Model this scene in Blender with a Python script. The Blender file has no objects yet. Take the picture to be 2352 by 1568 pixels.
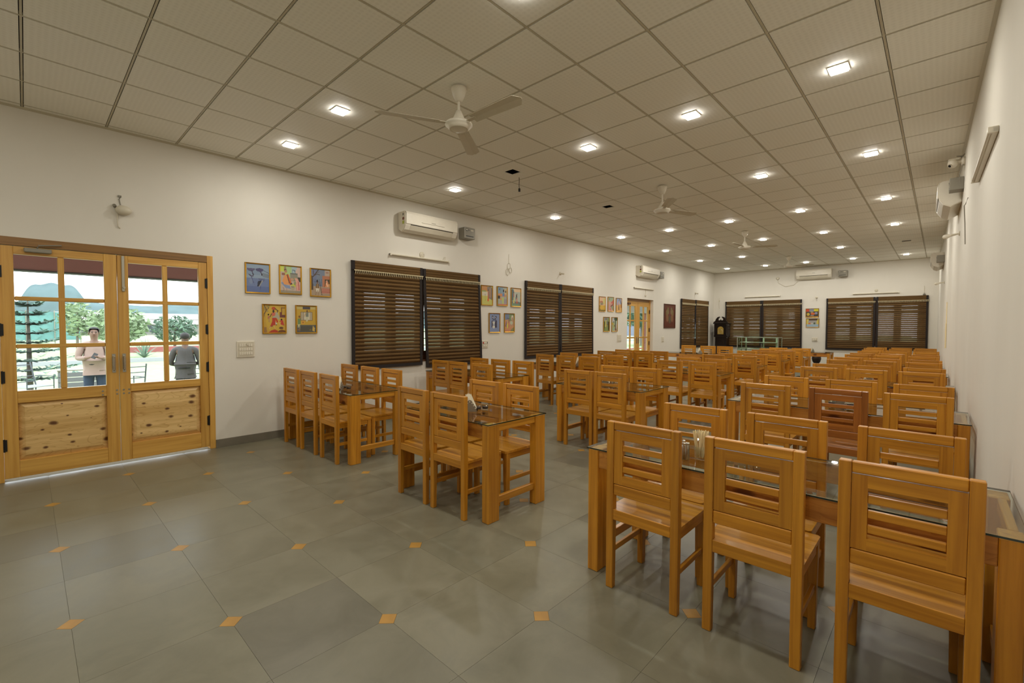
import bpy, bmesh, math, random
import numpy as np
from mathutils import Vector, Matrix
random.seed(7)
PI = math.pi
SC = bpy.context.scene
COL = SC.collection

# ------------------------------------------------------------------ camera, world, exposure
H = 3.565            # ceiling height
XL = -0.084          # inner face of the left wall
YB = 18.25           # inner face of the back wall
YF = -3.2            # wall behind the photographer
def xr(y): return 6.58 - 0.0212 * (y - 4)     # inner face of the (slightly skewed) right wall

cam_d = bpy.data.cameras.new('camera'); cam = bpy.data.objects.new('camera', cam_d); COL.objects.link(cam)
yaw, pitch, roll, fpx = -0.7537, -0.0325, 0.0027, 1047.93
cy, sy, cp, sp = math.cos(yaw), math.sin(yaw), math.cos(pitch), math.sin(pitch)
fw = Vector((sy * cp, cy * cp, sp)); rt = Vector((cy, -sy, 0)); up = rt.cross(fw)
r2 = math.cos(roll) * rt + math.sin(roll) * up; u2 = -math.sin(roll) * rt + math.cos(roll) * up
M = Matrix.Identity(4)
for i in range(3):
    M[i][0], M[i][1], M[i][2] = r2[i], u2[i], -fw[i]
    M[i][3] = (6.3439, -0.0221, 1.4921)[i]
cam.matrix_world = M
cam_d.sensor_width = 36; cam_d.lens = fpx / 2352 * 36; cam_d.clip_end = 2000; cam_d.clip_start = 0.05
SC.camera = cam
CAM = Vector((6.3439, -0.0221, 1.4921))
SC.view_settings.view_transform = 'Standard'; SC.view_settings.look = 'None'
SC.view_settings.exposure = 0.0; SC.view_settings.gamma = 1.0; SC.view_settings.use_curve_mapping = False
SC.cycles.use_denoising = True
SC.cycles.max_bounces = 10; SC.cycles.diffuse_bounces = 5; SC.cycles.transparent_max_bounces = 16
SC.cycles.caustics_reflective = False; SC.cycles.caustics_refractive = False
SC.cycles.sample_clamp_indirect = 6

LIGHT_W = 11.4        # watts of each ceiling downlight
LIGHT_COL = (1.0, 0.965, 0.875)
wd = bpy.data.worlds.new('overcast_sky'); SC.world = wd; wd.use_nodes = True
wn = wd.node_tree.nodes; wn['Background'].inputs['Color'].default_value = (0.90, 0.96, 1.0, 1)
wn['Background'].inputs['Strength'].default_value = 4.2

# ------------------------------------------------------------------ helpers
def lin(r, g, b):
    f = lambda c: (c / 255 / 12.92) if c / 255 <= 0.04045 else ((c / 255 + 0.055) / 1.055) ** 2.4
    return (f(r), f(g), f(b), 1.0)
class NT:
    def __init__(s, name):
        s.m = bpy.data.materials.new(name); s.m.use_nodes = True; s.t = s.m.node_tree; s.n = s.t.nodes
        s.b = s.n['Principled BSDF']; s.out = s.n['Material Output']
    def new(s, typ, **kw):
        nd = s.n.new(typ)
        for k, v in kw.items():
            if k in nd.inputs: nd.inputs[k].default_value = v
            else: setattr(nd, k, v)
        return nd
    def link(s, a, b): s.t.links.new(a, b)
    def coords(s, scale=(1, 1, 1), kind='Object'):
        tc = s.new('ShaderNodeTexCoord'); mp = s.new('ShaderNodeMapping'); mp.inputs['Scale'].default_value = scale
        s.link(tc.outputs[kind], mp.inputs['Vector']); return mp
    def ramp(s, fac, stops):
        r = s.new('ShaderNodeValToRGB'); e = r.color_ramp.elements
        while len(e) < len(stops): e.new(0.5)
        for el, (p, c) in zip(e, stops): el.position = p; el.color = c
        s.link(fac, r.inputs['Fac']); return r
    def bump(s, fac, strength=0.2, dist=0.01):
        bp = s.new('ShaderNodeBump', Strength=strength, Distance=dist); s.link(fac, bp.inputs['Height']); s.link(bp.outputs['Normal'], s.b.inputs['Normal'])
def plain(name, rgb, rough=0.5, metal=0.0, var=0.0, bump=0.0, scale=20, spec=0.5, coat=0):
    k = NT(name); c = rgb if len(rgb) == 4 else lin(*rgb)
    k.b.inputs['Roughness'].default_value = rough; k.b.inputs['Metallic'].default_value = metal
    k.b.inputs['Specular IOR Level'].default_value = spec; k.b.inputs['Coat Weight'].default_value = coat
    mp = k.coords((scale,) * 3); nz = k.new('ShaderNodeTexNoise', Detail=4.0, Scale=1.0); k.link(mp.outputs[0], nz.inputs['Vector'])
    d = max(var, 0.02)
    a = tuple(x * (1 - d) for x in c[:3]) + (1,); b = tuple(min(1, x * (1 + d)) for x in c[:3]) + (1,)
    r = k.ramp(nz.outputs['Fac'], [(0.3, a), (0.7, b)]); k.link(r.outputs['Color'], k.b.inputs['Base Color'])
    if bump: k.bump(nz.outputs['Fac'], bump, 0.004)
    return k.m
def wood(name, c1, c2, axis, rough=0.38, scale=1.0, objvar=0.12, knots=False, coat=0.15, dark=(90, 45, 12), kn=5.2):
    """grain runs along `axis` (0 x, 1 y, 2 z) in object space"""
    k = NT(name); sc = [38 * scale] * 3; sc[axis] = 1.6 * scale
    mp = k.coords(sc); nz = k.new('ShaderNodeTexNoise', Detail=5.0, Scale=1.0, Distortion=0.5); k.link(mp.outputs[0], nz.inputs['Vector'])
    oi = k.new('ShaderNodeObjectInfo'); ad = k.new('ShaderNodeVectorMath', operation='ADD'); ml = k.new('ShaderNodeMath', operation='MULTIPLY'); ml.inputs[1].default_value = 40
    k.link(oi.outputs['Random'], ml.inputs[0]); k.link(mp.outputs[0], ad.inputs[0]); k.link(ml.outputs[0], ad.inputs[1]); k.link(ad.outputs[0], nz.inputs['Vector'])
    r = k.ramp(nz.outputs['Fac'], [(0.28, lin(*c1)), (0.72, lin(*c2))])
    col = r.outputs['Color']
    if knots:
        s2 = [kn * 1.55] * 3; s2[axis] = kn
        mp2 = k.coords(s2); vo = k.new('ShaderNodeTexVoronoi', Scale=1.0, Randomness=0.85); vo.voronoi_dimensions = '2D'; sp2 = k.new('ShaderNodeSeparateXYZ'); cb2 = k.new('ShaderNodeCombineXYZ'); k.link(mp2.outputs[0], sp2.inputs[0]); k.link(sp2.outputs[axis], cb2.inputs[0]); k.link(sp2.outputs[2], cb2.inputs[1]); k.link(cb2.outputs[0], vo.inputs['Vector'])
        sc_ = k.new('ShaderNodeSeparateColor'); k.link(vo.outputs['Color'], sc_.inputs[0]); sz = k.new('ShaderNodeMath', operation='MULTIPLY_ADD'); sz.inputs[1].default_value = 1.1; sz.inputs[2].default_value = 0.08; k.link(sc_.outputs[0], sz.inputs[0]); dd = k.new('ShaderNodeMath', operation='DIVIDE'); nk = k.new('ShaderNodeTexNoise', Scale=2.2, Detail=2.0); k.link(mp2.outputs[0], nk.inputs['Vector']); da = k.new('ShaderNodeMath', operation='MULTIPLY_ADD'); da.inputs[1].default_value = 0.16; k.link(nk.outputs['Fac'], da.inputs[0]); k.link(vo.outputs['Distance'], da.inputs[2]); ds = k.new('ShaderNodeMath', operation='SUBTRACT'); ds.inputs[1].default_value = 0.07; k.link(da.outputs[0], ds.inputs[0]); k.link(ds.outputs[0], dd.inputs[0]); k.link(sz.outputs[0], dd.inputs[1])
        kr = k.ramp(dd.outputs[0], [(0.0, (0, 0, 0, 1)), (0.10, (0.1, 0.1, 0.1, 1)), (0.19, (1, 1, 1, 1))])
        s3 = [7.0] * 3; s3[axis] = 1.6
        mp3 = k.coords(s3); n3 = k.new('ShaderNodeTexNoise', Scale=1.0, Detail=2.0, Distortion=1.5); k.link(mp3.outputs[0], n3.inputs['Vector'])
        wv = k.new('ShaderNodeMath', operation='MULTIPLY'); wv.inputs[1].default_value = 9.0; k.link(n3.outputs['Fac'], wv.inputs[0])
        fr = k.new('ShaderNodeMath', operation='FRACT'); k.link(wv.outputs[0], fr.inputs[0])
        rr = k.ramp(fr.outputs[0], [(0.0, (0.80, 0.72, 0.6, 1)), (0.25, (1, 1, 1, 1)), (0.9, (1, 1, 1, 1))])
        m0 = k.new('ShaderNodeMix', data_type='RGBA', blend_type='MULTIPLY'); m0.inputs[0].default_value = 1
        k.link(col, m0.inputs[6]); k.link(rr.outputs['Color'], m0.inputs[7]); col = m0.outputs[2]
        mx = k.new('ShaderNodeMix', data_type='RGBA'); k.link(kr.outputs['Color'], mx.inputs[0]); mx.inputs[6].default_value = lin(*dark); k.link(col, mx.inputs[7]); col = mx.outputs[2]
    hs = k.new('ShaderNodeHueSaturation'); k.link(col, hs.inputs['Color'])
    mr = k.new('ShaderNodeMapRange'); mr.inputs[3].default_value = 1 - objvar; mr.inputs[4].default_value = 1 + objvar
    k.link(oi.outputs['Random'], mr.inputs[0]); k.link(mr.outputs[0], hs.inputs['Value']); k.link(hs.outputs['Color'], k.b.inputs['Base Color'])
    k.b.inputs['Roughness'].default_value = rough; k.b.inputs['Coat Weight'].default_value = coat; k.b.inputs['Coat Roughness'].default_value = 0.15
    k.bump(nz.outputs['Fac'], 0.06, 0.002)
    return k.m
def glass_mat(name, tint, ior=1.5, body=0.0):
    """thin sheet: fresnel mirror over clear tinted transmission, no caustics needed"""
    k = NT(name); t = k.new('ShaderNodeBsdfTransparent'); t.inputs['Color'].default_value = tint
    g = k.new('ShaderNodeBsdfGlossy', Roughness=0.015); f = k.new('ShaderNodeFresnel', IOR=ior); mx = k.new('ShaderNodeMixShader'); ge = k.new('ShaderNodeNewGeometry'); iv = k.new('ShaderNodeMath', operation='SUBTRACT'); iv.inputs[0].default_value = 1.0; pr = k.new('ShaderNodeMath', operation='MULTIPLY')
    k.link(ge.outputs['Backfacing'], iv.inputs[1]); k.link(iv.outputs[0], pr.inputs[0]); k.link(f.outputs[0], pr.inputs[1])   # mirror only on the outer faces of the sheet
    k.link(pr.outputs[0], mx.inputs[0]); k.link(t.outputs[0], mx.inputs[1]); k.link(g.outputs[0], mx.inputs[2]); k.link(mx.outputs[0], k.out.inputs['Surface'])
    return k.m
def emit(name, rgb, strength):
    k = NT(name); k.b.inputs['Emission Color'].default_value = rgb; k.b.inputs['Emission Strength'].default_value = strength; k.b.inputs['Base Color'].default_value = (0.9, 0.9, 0.9, 1)
    return k.m

def box(bm, x0, x1, y0, y1, z0, z1, bev=0.0, mi=0):
    vs = [bm.verts.new((x, y, z)) for z in (z0, z1) for y in (y0, y1) for x in (x0, x1)]
    fs = [bm.faces.new([vs[i] for i in q]) for q in ((0, 2, 3, 1), (4, 5, 7, 6), (0, 1, 5, 4), (2, 6, 7, 3), (0, 4, 6, 2), (1, 3, 7, 5))]
    for f in fs: f.material_index = mi
    if bev:
        es = list({e for f in fs for e in f.edges})
        r = bmesh.ops.bevel(bm, geom=es, offset=bev, segments=1, affect='EDGES', profile=0.5)
        for f in r['faces']: f.material_index = mi
    return vs
def tube(bm, pts, r, seg=8, caps=True, radii=None):
    pts = [Vector(p) for p in pts]; rings = []
    for i, p in enumerate(pts):
        d = (pts[min(i + 1, len(pts) - 1)] - pts[max(i - 1, 0)]).normalized()
        a = d.cross(Vector((0, 0, 1)) if abs(d.z) < 0.9 else Vector((1, 0, 0))).normalized(); b = d.cross(a)
        rr = radii[i] if radii else r
        rings.append([bm.verts.new(p + rr * (math.cos(t) * a + math.sin(t) * b)) for t in [2 * PI * k / seg for k in range(seg)]])
    for A, B in zip(rings, rings[1:]):
        for k in range(seg): bm.faces.new((A[k], A[(k + 1) % seg], B[(k + 1) % seg], B[k]))
    if caps: bm.faces.new(rings[0][::-1]); bm.faces.new(rings[-1])
def lathe(bm, prof, seg=24, c=(0, 0, 0), axis='z', caps=True):
    """prof: list of (radius, height)"""
    rings = []
    for r, h in prof:
        ring = []
        for k in range(seg):
            t = 2 * PI * k / seg; a, b = r * math.cos(t), r * math.sin(t)
            p = (a, b, h) if axis == 'z' else ((h, a, b) if axis == 'x' else (a, h, b))
            ring.append(bm.verts.new((p[0] + c[0], p[1] + c[1], p[2] + c[2])))
        rings.append(ring)
    for A, B in zip(rings, rings[1:]):
        for k in range(seg):
            f = bm.faces.new((A[k], A[(k + 1) % seg], B[(k + 1) % seg], B[k])); f.smooth = True
    if caps:
        if prof[0][0] > 1e-5: bm.faces.new(rings[0][::-1])
        if prof[-1][0] > 1e-5: bm.faces.new(rings[-1])
def prism(bm, poly, axis, a, b, mi=0):
    """extrude a 2-D polygon along axis ('x': poly=(y,z), 'y': poly=(x,z), 'z': poly=(x,y))"""
    def P(u, v, w): return {'x': (w, u, v), 'y': (u, w, v), 'z': (u, v, w)}[axis]
    A = [bm.verts.new(P(u, v, a)) for u, v in poly]; B = [bm.verts.new(P(u, v, b)) for u, v in poly]
    n = len(poly); fs = [bm.faces.new(A[::-1]), bm.faces.new(B)]
    for i in range(n): fs.append(bm.faces.new((A[i], A[(i + 1) % n], B[(i + 1) % n], B[i])))
    for f in fs: f.material_index = mi
def sphere(bm, c, r, seg=16, rings=10, s=(1, 1, 1)):
    m = Matrix.Translation(c) @ Matrix.Diagonal((r * s[0], r * s[1], r * s[2], 1))
    res = bmesh.ops.create_uvsphere(bm, u_segments=seg, v_segments=rings, radius=1, matrix=m)
    for v in res['verts']:
        for f in v.link_faces: f.smooth = True
def mesh(name, bm, mats):
    bmesh.ops.recalc_face_normals(bm, faces=bm.faces)
    me = bpy.data.meshes.new(name); bm.to_mesh(me); bm.free()
    for m in (mats if isinstance(mats, (list, tuple)) else [mats]): me.materials.append(m)
    return me
def obj(name, bm, mats, parent=None, loc=None):
    me = bm if isinstance(bm, bpy.types.Mesh) else mesh(name, bm, mats)
    o = bpy.data.objects.new(name, me); COL.objects.link(o)
    if parent: o.parent = parent
    if loc: o.location = loc
    return o
def tag(o, label, cat, group=None):
    o['label'] = label; o['category'] = cat
    if group: o['group'] = group
    return o
def thing(name, label, cat, loc=(0, 0, 0), rz=0, group=None):
    o = bpy.data.objects.new(name, None); COL.objects.link(o); o.empty_display_size = 0.1
    o.location = loc; o.rotation_euler = (0, 0, rz)
    return tag(o, label, cat, group)
def struct(name, bm, mats, parent=None):
    o = obj(name, bm, mats, parent); o['kind'] = 'structure'; return o
def structE(name, loc=(0, 0, 0)):
    o = bpy.data.objects.new(name, None); COL.objects.link(o); o.location = loc; o['kind'] = 'structure'; return o
def dup(root, loc, rz=0, label=None, group=None, swap=None):
    r = root.copy(); COL.objects.link(r); r.location = loc; r.rotation_euler = (0, 0, rz)
    if label: r['label'] = label
    if group: r['group'] = group
    for ch in list(root.children):
        c = ch.copy(); COL.objects.link(c); c.parent = r
        for g in ch.children:
            d = g.copy(); COL.objects.link(d); d.parent = c
    return r
B = bmesh.new

# ------------------------------------------------------------------ materials
def wall_mat():
    k = NT('wall_paint'); k.b.inputs['Roughness'].default_value = 0.85; k.b.inputs['Specular IOR Level'].default_value = 0.2
    mp = k.coords((1.1, 1.1, 0.5)); nz = k.new('ShaderNodeTexNoise', Detail=5.0, Scale=1.0, Roughness=0.6); k.link(mp.outputs[0], nz.inputs['Vector'])
    r = k.ramp(nz.outputs['Fac'], [(0.3, (0.745, 0.71, 0.635, 1)), (0.7, (0.79, 0.755, 0.68, 1))]); k.link(r.outputs['Color'], k.b.inputs['Base Color'])
    mp2 = k.coords((60, 60, 60)); n2 = k.new('ShaderNodeTexNoise', Detail=3.0, Scale=1.0); k.link(mp2.outputs[0], n2.inputs['Vector']); k.bump(n2.outputs['Fac'], 0.05, 0.003)
    return k.m
M_wall = wall_mat()
def tile_mat():
    k = NT('kota_stone'); k.b.inputs['Roughness'].default_value = 0.33; k.b.inputs['Specular IOR Level'].default_value = 0.45
    oi = k.new('ShaderNodeObjectInfo'); tc = k.new('ShaderNodeTexCoord'); ad = k.new('ShaderNodeVectorMath', operation='ADD'); ml = k.new('ShaderNodeMath', operation='MULTIPLY'); ml.inputs[1].default_value = 31.0
    k.link(oi.outputs['Random'], ml.inputs[0]); k.link(tc.outputs['Object'], ad.inputs[0]); k.link(ml.outputs[0], ad.inputs[1])
    nz = k.new('ShaderNodeTexNoise', Scale=3.5, Detail=6.0, Roughness=0.62, Distortion=0.6); k.link(ad.outputs[0], nz.inputs['Vector'])
    r = k.ramp(nz.outputs['Fac'], [(0.25, (0.150, 0.142, 0.103, 1)), (0.55, (0.194, 0.184, 0.138, 1)), (0.8, (0.226, 0.213, 0.164, 1))])
    tr = k.ramp(oi.outputs['Random'], [(0.0, (0.84, 0.83, 0.82, 1)), (0.25, (1.0, 0.99, 0.91, 1)), (0.6, (1.04, 1.025, 0.97, 1)), (1.0, (1.10, 1.07, 0.97, 1))])
    mx = k.new('ShaderNodeMix', data_type='RGBA', blend_type='MULTIPLY'); mx.inputs[0].default_value = 1; k.link(r.outputs['Color'], mx.inputs[6]); k.link(tr.outputs['Color'], mx.inputs[7])
    k.link(mx.outputs[2], k.b.inputs['Base Color'])
    rr = k.ramp(nz.outputs['Fac'], [(0.3, (0.30,) * 3 + (1,)), (0.7, (0.42,) * 3 + (1,))]); k.link(rr.outputs['Color'], k.b.inputs['Roughness'])
    return k.m
M_tile = tile_mat()
M_inlay = plain('yellow_stone', (0.42, 0.225, 0.045, 1), 0.4, var=0.12, scale=9)
M_grout = plain('grout', (122, 116, 94), 0.9, var=0.1)
def ceil_mat():
    k = NT('ceiling_laminate'); k.b.inputs['Roughness'].default_value = 0.55; k.b.inputs['Specular IOR Level'].default_value = 0.3
    mp = k.coords((28, 28, 28)); v = k.new('ShaderNodeTexVoronoi', Scale=1.0, Randomness=0.15); k.link(mp.outputs[0], v.inputs['Vector'])
    r = k.ramp(v.outputs['Distance'], [(0.15, (0.86, 0.84, 0.755, 1)), (0.5, (0.91, 0.89, 0.805, 1))]); k.link(r.outputs['Color'], k.b.inputs['Base Color'])
    return k.m
M_ceil = ceil_mat()
M_bar = plain('ceiling_bar', (196, 188, 166), 0.5, 0.0)
M_slab = plain('dark_plenum', (40, 38, 35), 0.9)
PINE1, PINE2 = (168, 106, 20), (210, 146, 42)
M_wv = wood('pine_upright', PINE1, PINE2, 2); M_wx = wood('pine_crosswise', PINE1, PINE2, 0); M_wy = wood('pine_lengthwise', PINE1, PINE2, 1)
M_wvd = wood('reddish_upright', (136, 76, 22), (172, 104, 38), 2); M_wxd = wood('reddish_crosswise', (136, 76, 22), (172, 104, 38), 0); M_wyd = wood('reddish_lengthwise', (136, 76, 22), (172, 104, 38), 1)
M_twk = wood('table_apron', (160, 100, 32), (204, 140, 58), 0, scale=0.7, knots=True, dark=(96, 48, 12), kn=3.0)
M_dv = wood('door_pine_upright', (190, 138, 58), (222, 174, 88), 2, scale=0.7, objvar=0.05); M_dy = wood('door_pine_rail', (190, 138, 58), (222, 174, 88), 1, scale=0.7, objvar=0.05)
M_dk = wood('knotty_pine', (205, 164, 98), (236, 202, 140), 1, scale=0.5, objvar=0.03, knots=True, dark=(92, 50, 22), coat=0.05)
M_dkf = wood('aged_pine', (120, 84, 36), (160, 116, 56), 1, scale=0.7, objvar=0.03)
M_glass = glass_mat('clear_glass', (0.97, 0.99, 0.98, 1)); M_tglass = glass_mat('table_glass', (0.90, 0.95, 0.92, 1), 1.55)
M_gedge = plain('glass_edge', (16, 38, 30), 0.08, spec=0.9)
M_steel = plain('brushed_steel', (185, 182, 172), 0.25, 1.0); M_chrome = plain('bright_steel', (215, 212, 205), 0.1, 1.0)
M_iron = plain('black_iron', (22, 20, 18), 0.5, 0.3); M_black = plain('black_plastic', (14, 13, 12), 0.4)
M_white = plain('white_plastic', (226, 219, 203), 0.35); M_white2 = plain('ivory_plastic', (208, 200, 180), 0.4); M_grey = plain('grey_enamel', (140, 135, 122), 0.45, 0.2)
M_gold = plain('gilt_frame', (196, 146, 40), 0.3, 0.75, var=0.1)
M_stone = plain('skirting_stone', (118, 112, 98), 0.5, var=0.15, scale=6)
M_paper = plain('paper_napkin', (238, 230, 208), 0.85); M_stick = wood('birch_stick', (238, 220, 172), (250, 236, 198), 2, objvar=0.05, coat=0)
M_tape = plain('dark_binding', (34, 25, 22), 0.8); M_fringe = plain('fringe_thread', (206, 192, 156), 0.9)
M_cola = plain('brown_sauce', (52, 24, 12), 0.3)
M_brownf = wood('brown_window', (70, 38, 18), (100, 58, 28), 2, objvar=0.05)
def blind_mat():
    k = NT('woven_bamboo'); mp = k.coords((55, 55, 110)); nz = k.new('ShaderNodeTexNoise', Scale=1.0, Detail=3.0); k.link(mp.outputs[0], nz.inputs['Vector'])
    oi = k.new('ShaderNodeObjectInfo')
    tcz = k.new('ShaderNodeTexCoord'); sx = k.new('ShaderNodeSeparateXYZ'); k.link(tcz.outputs['Object'], sx.inputs[0]); mz = k.new('ShaderNodeMath', operation='MULTIPLY_ADD'); mz.inputs[1].default_value = 17.0; mz.inputs[2].default_value = 0.5; k.link(sx.outputs['Z'], mz.inputs[0])
    az = k.new('ShaderNodeMath', operation='MULTIPLY_ADD'); az.inputs[1].default_value = 0.25; k.link(nz.outputs['Fac'], az.inputs[0]); k.link(mz.outputs[0], az.inputs[2])   # the weave: a dark reed band and a paler fibre band in every slat
    r = k.ramp(az.outputs[0], [(0.42, lin(78, 54, 28)), (0.60, lin(86, 60, 32)), (0.76, lin(126, 98, 60)), (1.0, lin(118, 90, 54))]); hs = k.new('ShaderNodeHueSaturation'); mr = k.new('ShaderNodeMapRange'); mr.inputs[3].default_value = 0.8; mr.inputs[4].default_value = 1.2
    k.link(oi.outputs['Random'], mr.inputs[0]); k.link(mr.outputs[0], hs.inputs['Value']); k.link(r.outputs['Color'], hs.inputs['Color']); k.link(hs.outputs['Color'], k.b.inputs['Base Color'])
    k.b.inputs['Roughness'].default_value = 0.7; k.b.inputs['Specular IOR Level'].default_value = 0.15
    tl = k.new('ShaderNodeBsdfTranslucent'); tl.inputs['Color'].default_value = (0.50, 0.40, 0.27, 1)
    tp = k.new('ShaderNodeBsdfTransparent'); tp.inputs['Color'].default_value = (1.0, 0.9, 0.75, 1)
    m1 = k.new('ShaderNodeMixShader'); m1.inputs[0].default_value = 0.25; k.link(k.b.outputs[0], m1.inputs[1]); k.link(tl.outputs[0], m1.inputs[2])
    mp2 = k.coords((260, 260, 90)); n2 = k.new('ShaderNodeTexNoise', Scale=1.0, Detail=1.0); k.link(mp2.outputs[0], n2.inputs['Vector'])
    r2_ = k.ramp(n2.outputs['Fac'], [(0.52, (0.0, 0.0, 0.0, 1)), (0.72, (0.22, 0.22, 0.22, 1))])
    m2 = k.new('ShaderNodeMixShader'); k.link(r2_.outputs['Color'], m2.inputs[0]); k.link(m1.outputs[0], m2.inputs[1]); k.link(tp.outputs[0], m2.inputs[2]); k.link(m2.outputs[0], k.out.inputs['Surface'])
    return k.m
M_blind = blind_mat()
def print_mat():
    k = NT('painted_print'); at = k.new('ShaderNodeVertexColor', layer_name='Col'); k.link(at.outputs['Color'], k.b.inputs['Base Color']); k.b.inputs['Roughness'].default_value = 0.35
    return k.m
M_print = print_mat()
M_led = emit('led_panel', (1.0, 0.96, 0.90, 1), 34)

# ------------------------------------------------------------------ floor
def clip_poly(poly, x0, x1, y0, y1):
    def cl(ps, f, g):
        out = []
        for i, p in enumerate(ps):
            q = ps[(i + 1) % len(ps)]; a, b = f(p), f(q)
            if a >= 0: out.append(p)
            if a * b < 0: t = a / (a - b); out.append((p[0] + t * (q[0] - p[0]), p[1] + t * (q[1] - p[1])))
        return out
    for f in (lambda p: p[0] - x0, lambda p: x1 - p[0], lambda p: p[1] - y0, lambda p: y1 - p[1]):
        poly = cl(poly, f, None)
        if len(poly) < 3: return None
    return poly
def in_view(x, y, z):
    d = Vector((x, y, z)) - CAM; f = d.dot(fw)
    return f > 0.15 and abs(d.dot(r2) / f) < 1.24 and abs(d.dot(u2) / f) < 0.86
bm = B(); box(bm, XL - 0.2, 6.85, YF - 0.2, YB + 0.2, -0.12, -0.0035)
floor = struct('floor', bm, M_grout)
T, FX, FY, CL = 0.5561, 4.3217, 1.2117, 0.0525
x0i, x1i = int((XL - FX) // T) - 1, int((6.75 - FX) // T) + 2
y0i, y1i = int((YF - FY) // T) - 1, int((YB - FY) // T) + 2
cells = []
for i in range(x0i, x1i):
    for j in range(y0i, y1i):
        x, y = FX + i * T, FY + j * T; c, g = CL + 0.001, 0.0006
        if (i + j) % 2 == 0: poly = [(x + c, y + g), (x + T - g, y + g), (x + T - g, y + T - c), (x + T - c, y + T - g), (x + g, y + T - g), (x + g, y + c)]
        else: poly = [(x + g, y + g), (x + T - c, y + g), (x + T - g, y + c), (x + T - g, y + T - g), (x + c, y + T - g), (x + g, y + T - c)]
        p2 = clip_poly(poly, XL - 0.01, 6.78, YF, YB + 0.01)
        if p2: cells.append((x + T / 2, y + T / 2, (i + j) % 2, p2, len(p2) == 6 and all(abs(a[0] - b[0]) + abs(a[1] - b[1]) < 1e-9 for a, b in zip(poly, p2)) if len(p2) == 6 else False))
cells.sort(key=lambda c: (not in_view(c[0], c[1], 0), (Vector((c[0], c[1], 0)) - CAM).length))
shared = {}
rest = B()
for n, (cx, cyy, par, poly, whole) in enumerate(cells):
    if n < 290:
        if whole and par in shared: me = shared[par]
        else:
            b_ = B(); prism(b_, [(p[0] - cx, p[1] - cyy) for p in poly], 'z', -0.012, 0.0); me = mesh('floor_tile', b_, M_tile)
            if whole: shared[par] = me
        obj('floor_tile', me, None, floor, (cx, cyy, 0))
    else: prism(rest, poly, 'z', -0.012, 0.0)
o = obj('floor_tile', rest, M_tile, floor); o['kind'] = 'stuff'
dm = None
for i in range(x0i, x1i + 1):
    for j in range(y0i, y1i + 1):
        if (i + j) % 2: continue
        x, y = FX + i * T, FY + j * T
        if x < XL + 0.06 or x > xr(y) - 0.06 or y > YB - 0.06 or y < -1.0: continue
        if dm is None:
            b_ = B(); prism(b_, [(CL, 0), (0, CL), (-CL, 0), (0, -CL)], 'z', -0.012, 0.0004); dm = mesh('inlay_tile', b_, M_inlay)
        obj('inlay_tile', dm, None, floor, (x, y, 0))

# ------------------------------------------------------------------ walls with their openings
def wall_boxes(a0, a1, z0, z1, holes):
    """solid rectangles of a wall along one axis around holes (h0,h1,hz0,hz1)"""
    out = []; a = a0
    for h0, h1, hz0, hz1 in sorted(holes):
        out.append((a, h0, z0, z1))
        if hz0 > z0: out.append((h0, h1, z0, hz0))
        out.append((h0, h1, hz1, z1)); a = h1
    out.append((a, a1, z0, z1)); return out
D1 = (-0.25, 1.54, -0.02, 2.33); D2 = (11.55, 13.15, -0.02, 2.31)
W1 = (3.42, 5.78, 0.93, 2.36); W2 = (7.32, 9.66, 0.93, 2.36); W3 = (15.2, 17.48, 0.93, 2.36)
bm = B()
for a, b, c, d in wall_boxes(YF - 0.2, YB + 0.2, -0.02, H + 0.35, [D1, D2, W1, W2, W3]): box(bm, XL - 0.23, XL, a, b, c, d)
struct('wall_left', bm, M_wall)
W4 = (0.47, 2.78, 0.93, 2.36); W5 = (3.67, 5.98, 0.93, 2.36)
bm = B()
for a, b, c, d in wall_boxes(XL, 6.9, -0.02, H + 0.35, [W4, W5]): box(bm, a, b, YB, YB + 0.23, c, d)
struct('wall_back', bm, M_wall)
bm = B(); prism(bm, [(xr(YF - 0.2), YF - 0.2), (xr(YF) + 0.25, YF - 0.2), (xr(YB) + 0.25, YB), (xr(YB), YB)], 'z', -0.02, H + 0.35)
struct('wall_right', bm, M_wall)
bm = B(); box(bm, XL - 0.0, xr(YF), YF - 0.2, YF, -0.02, H + 0.35); struct('wall_front', bm, M_wall)
bm = B()
for a, b in ((YF, D1[0]), (D1[1], D2[0]), (D2[1], YB)): box(bm, XL, XL + 0.012, a, b, 0.001, 0.1)
struct('baseboard_left', bm, M_stone)
bm = B(); box(bm, XL + 0.012, xr(YB), YB - 0.012, YB, 0.001, 0.1); struct('baseboard_back', bm, M_stone)

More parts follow.
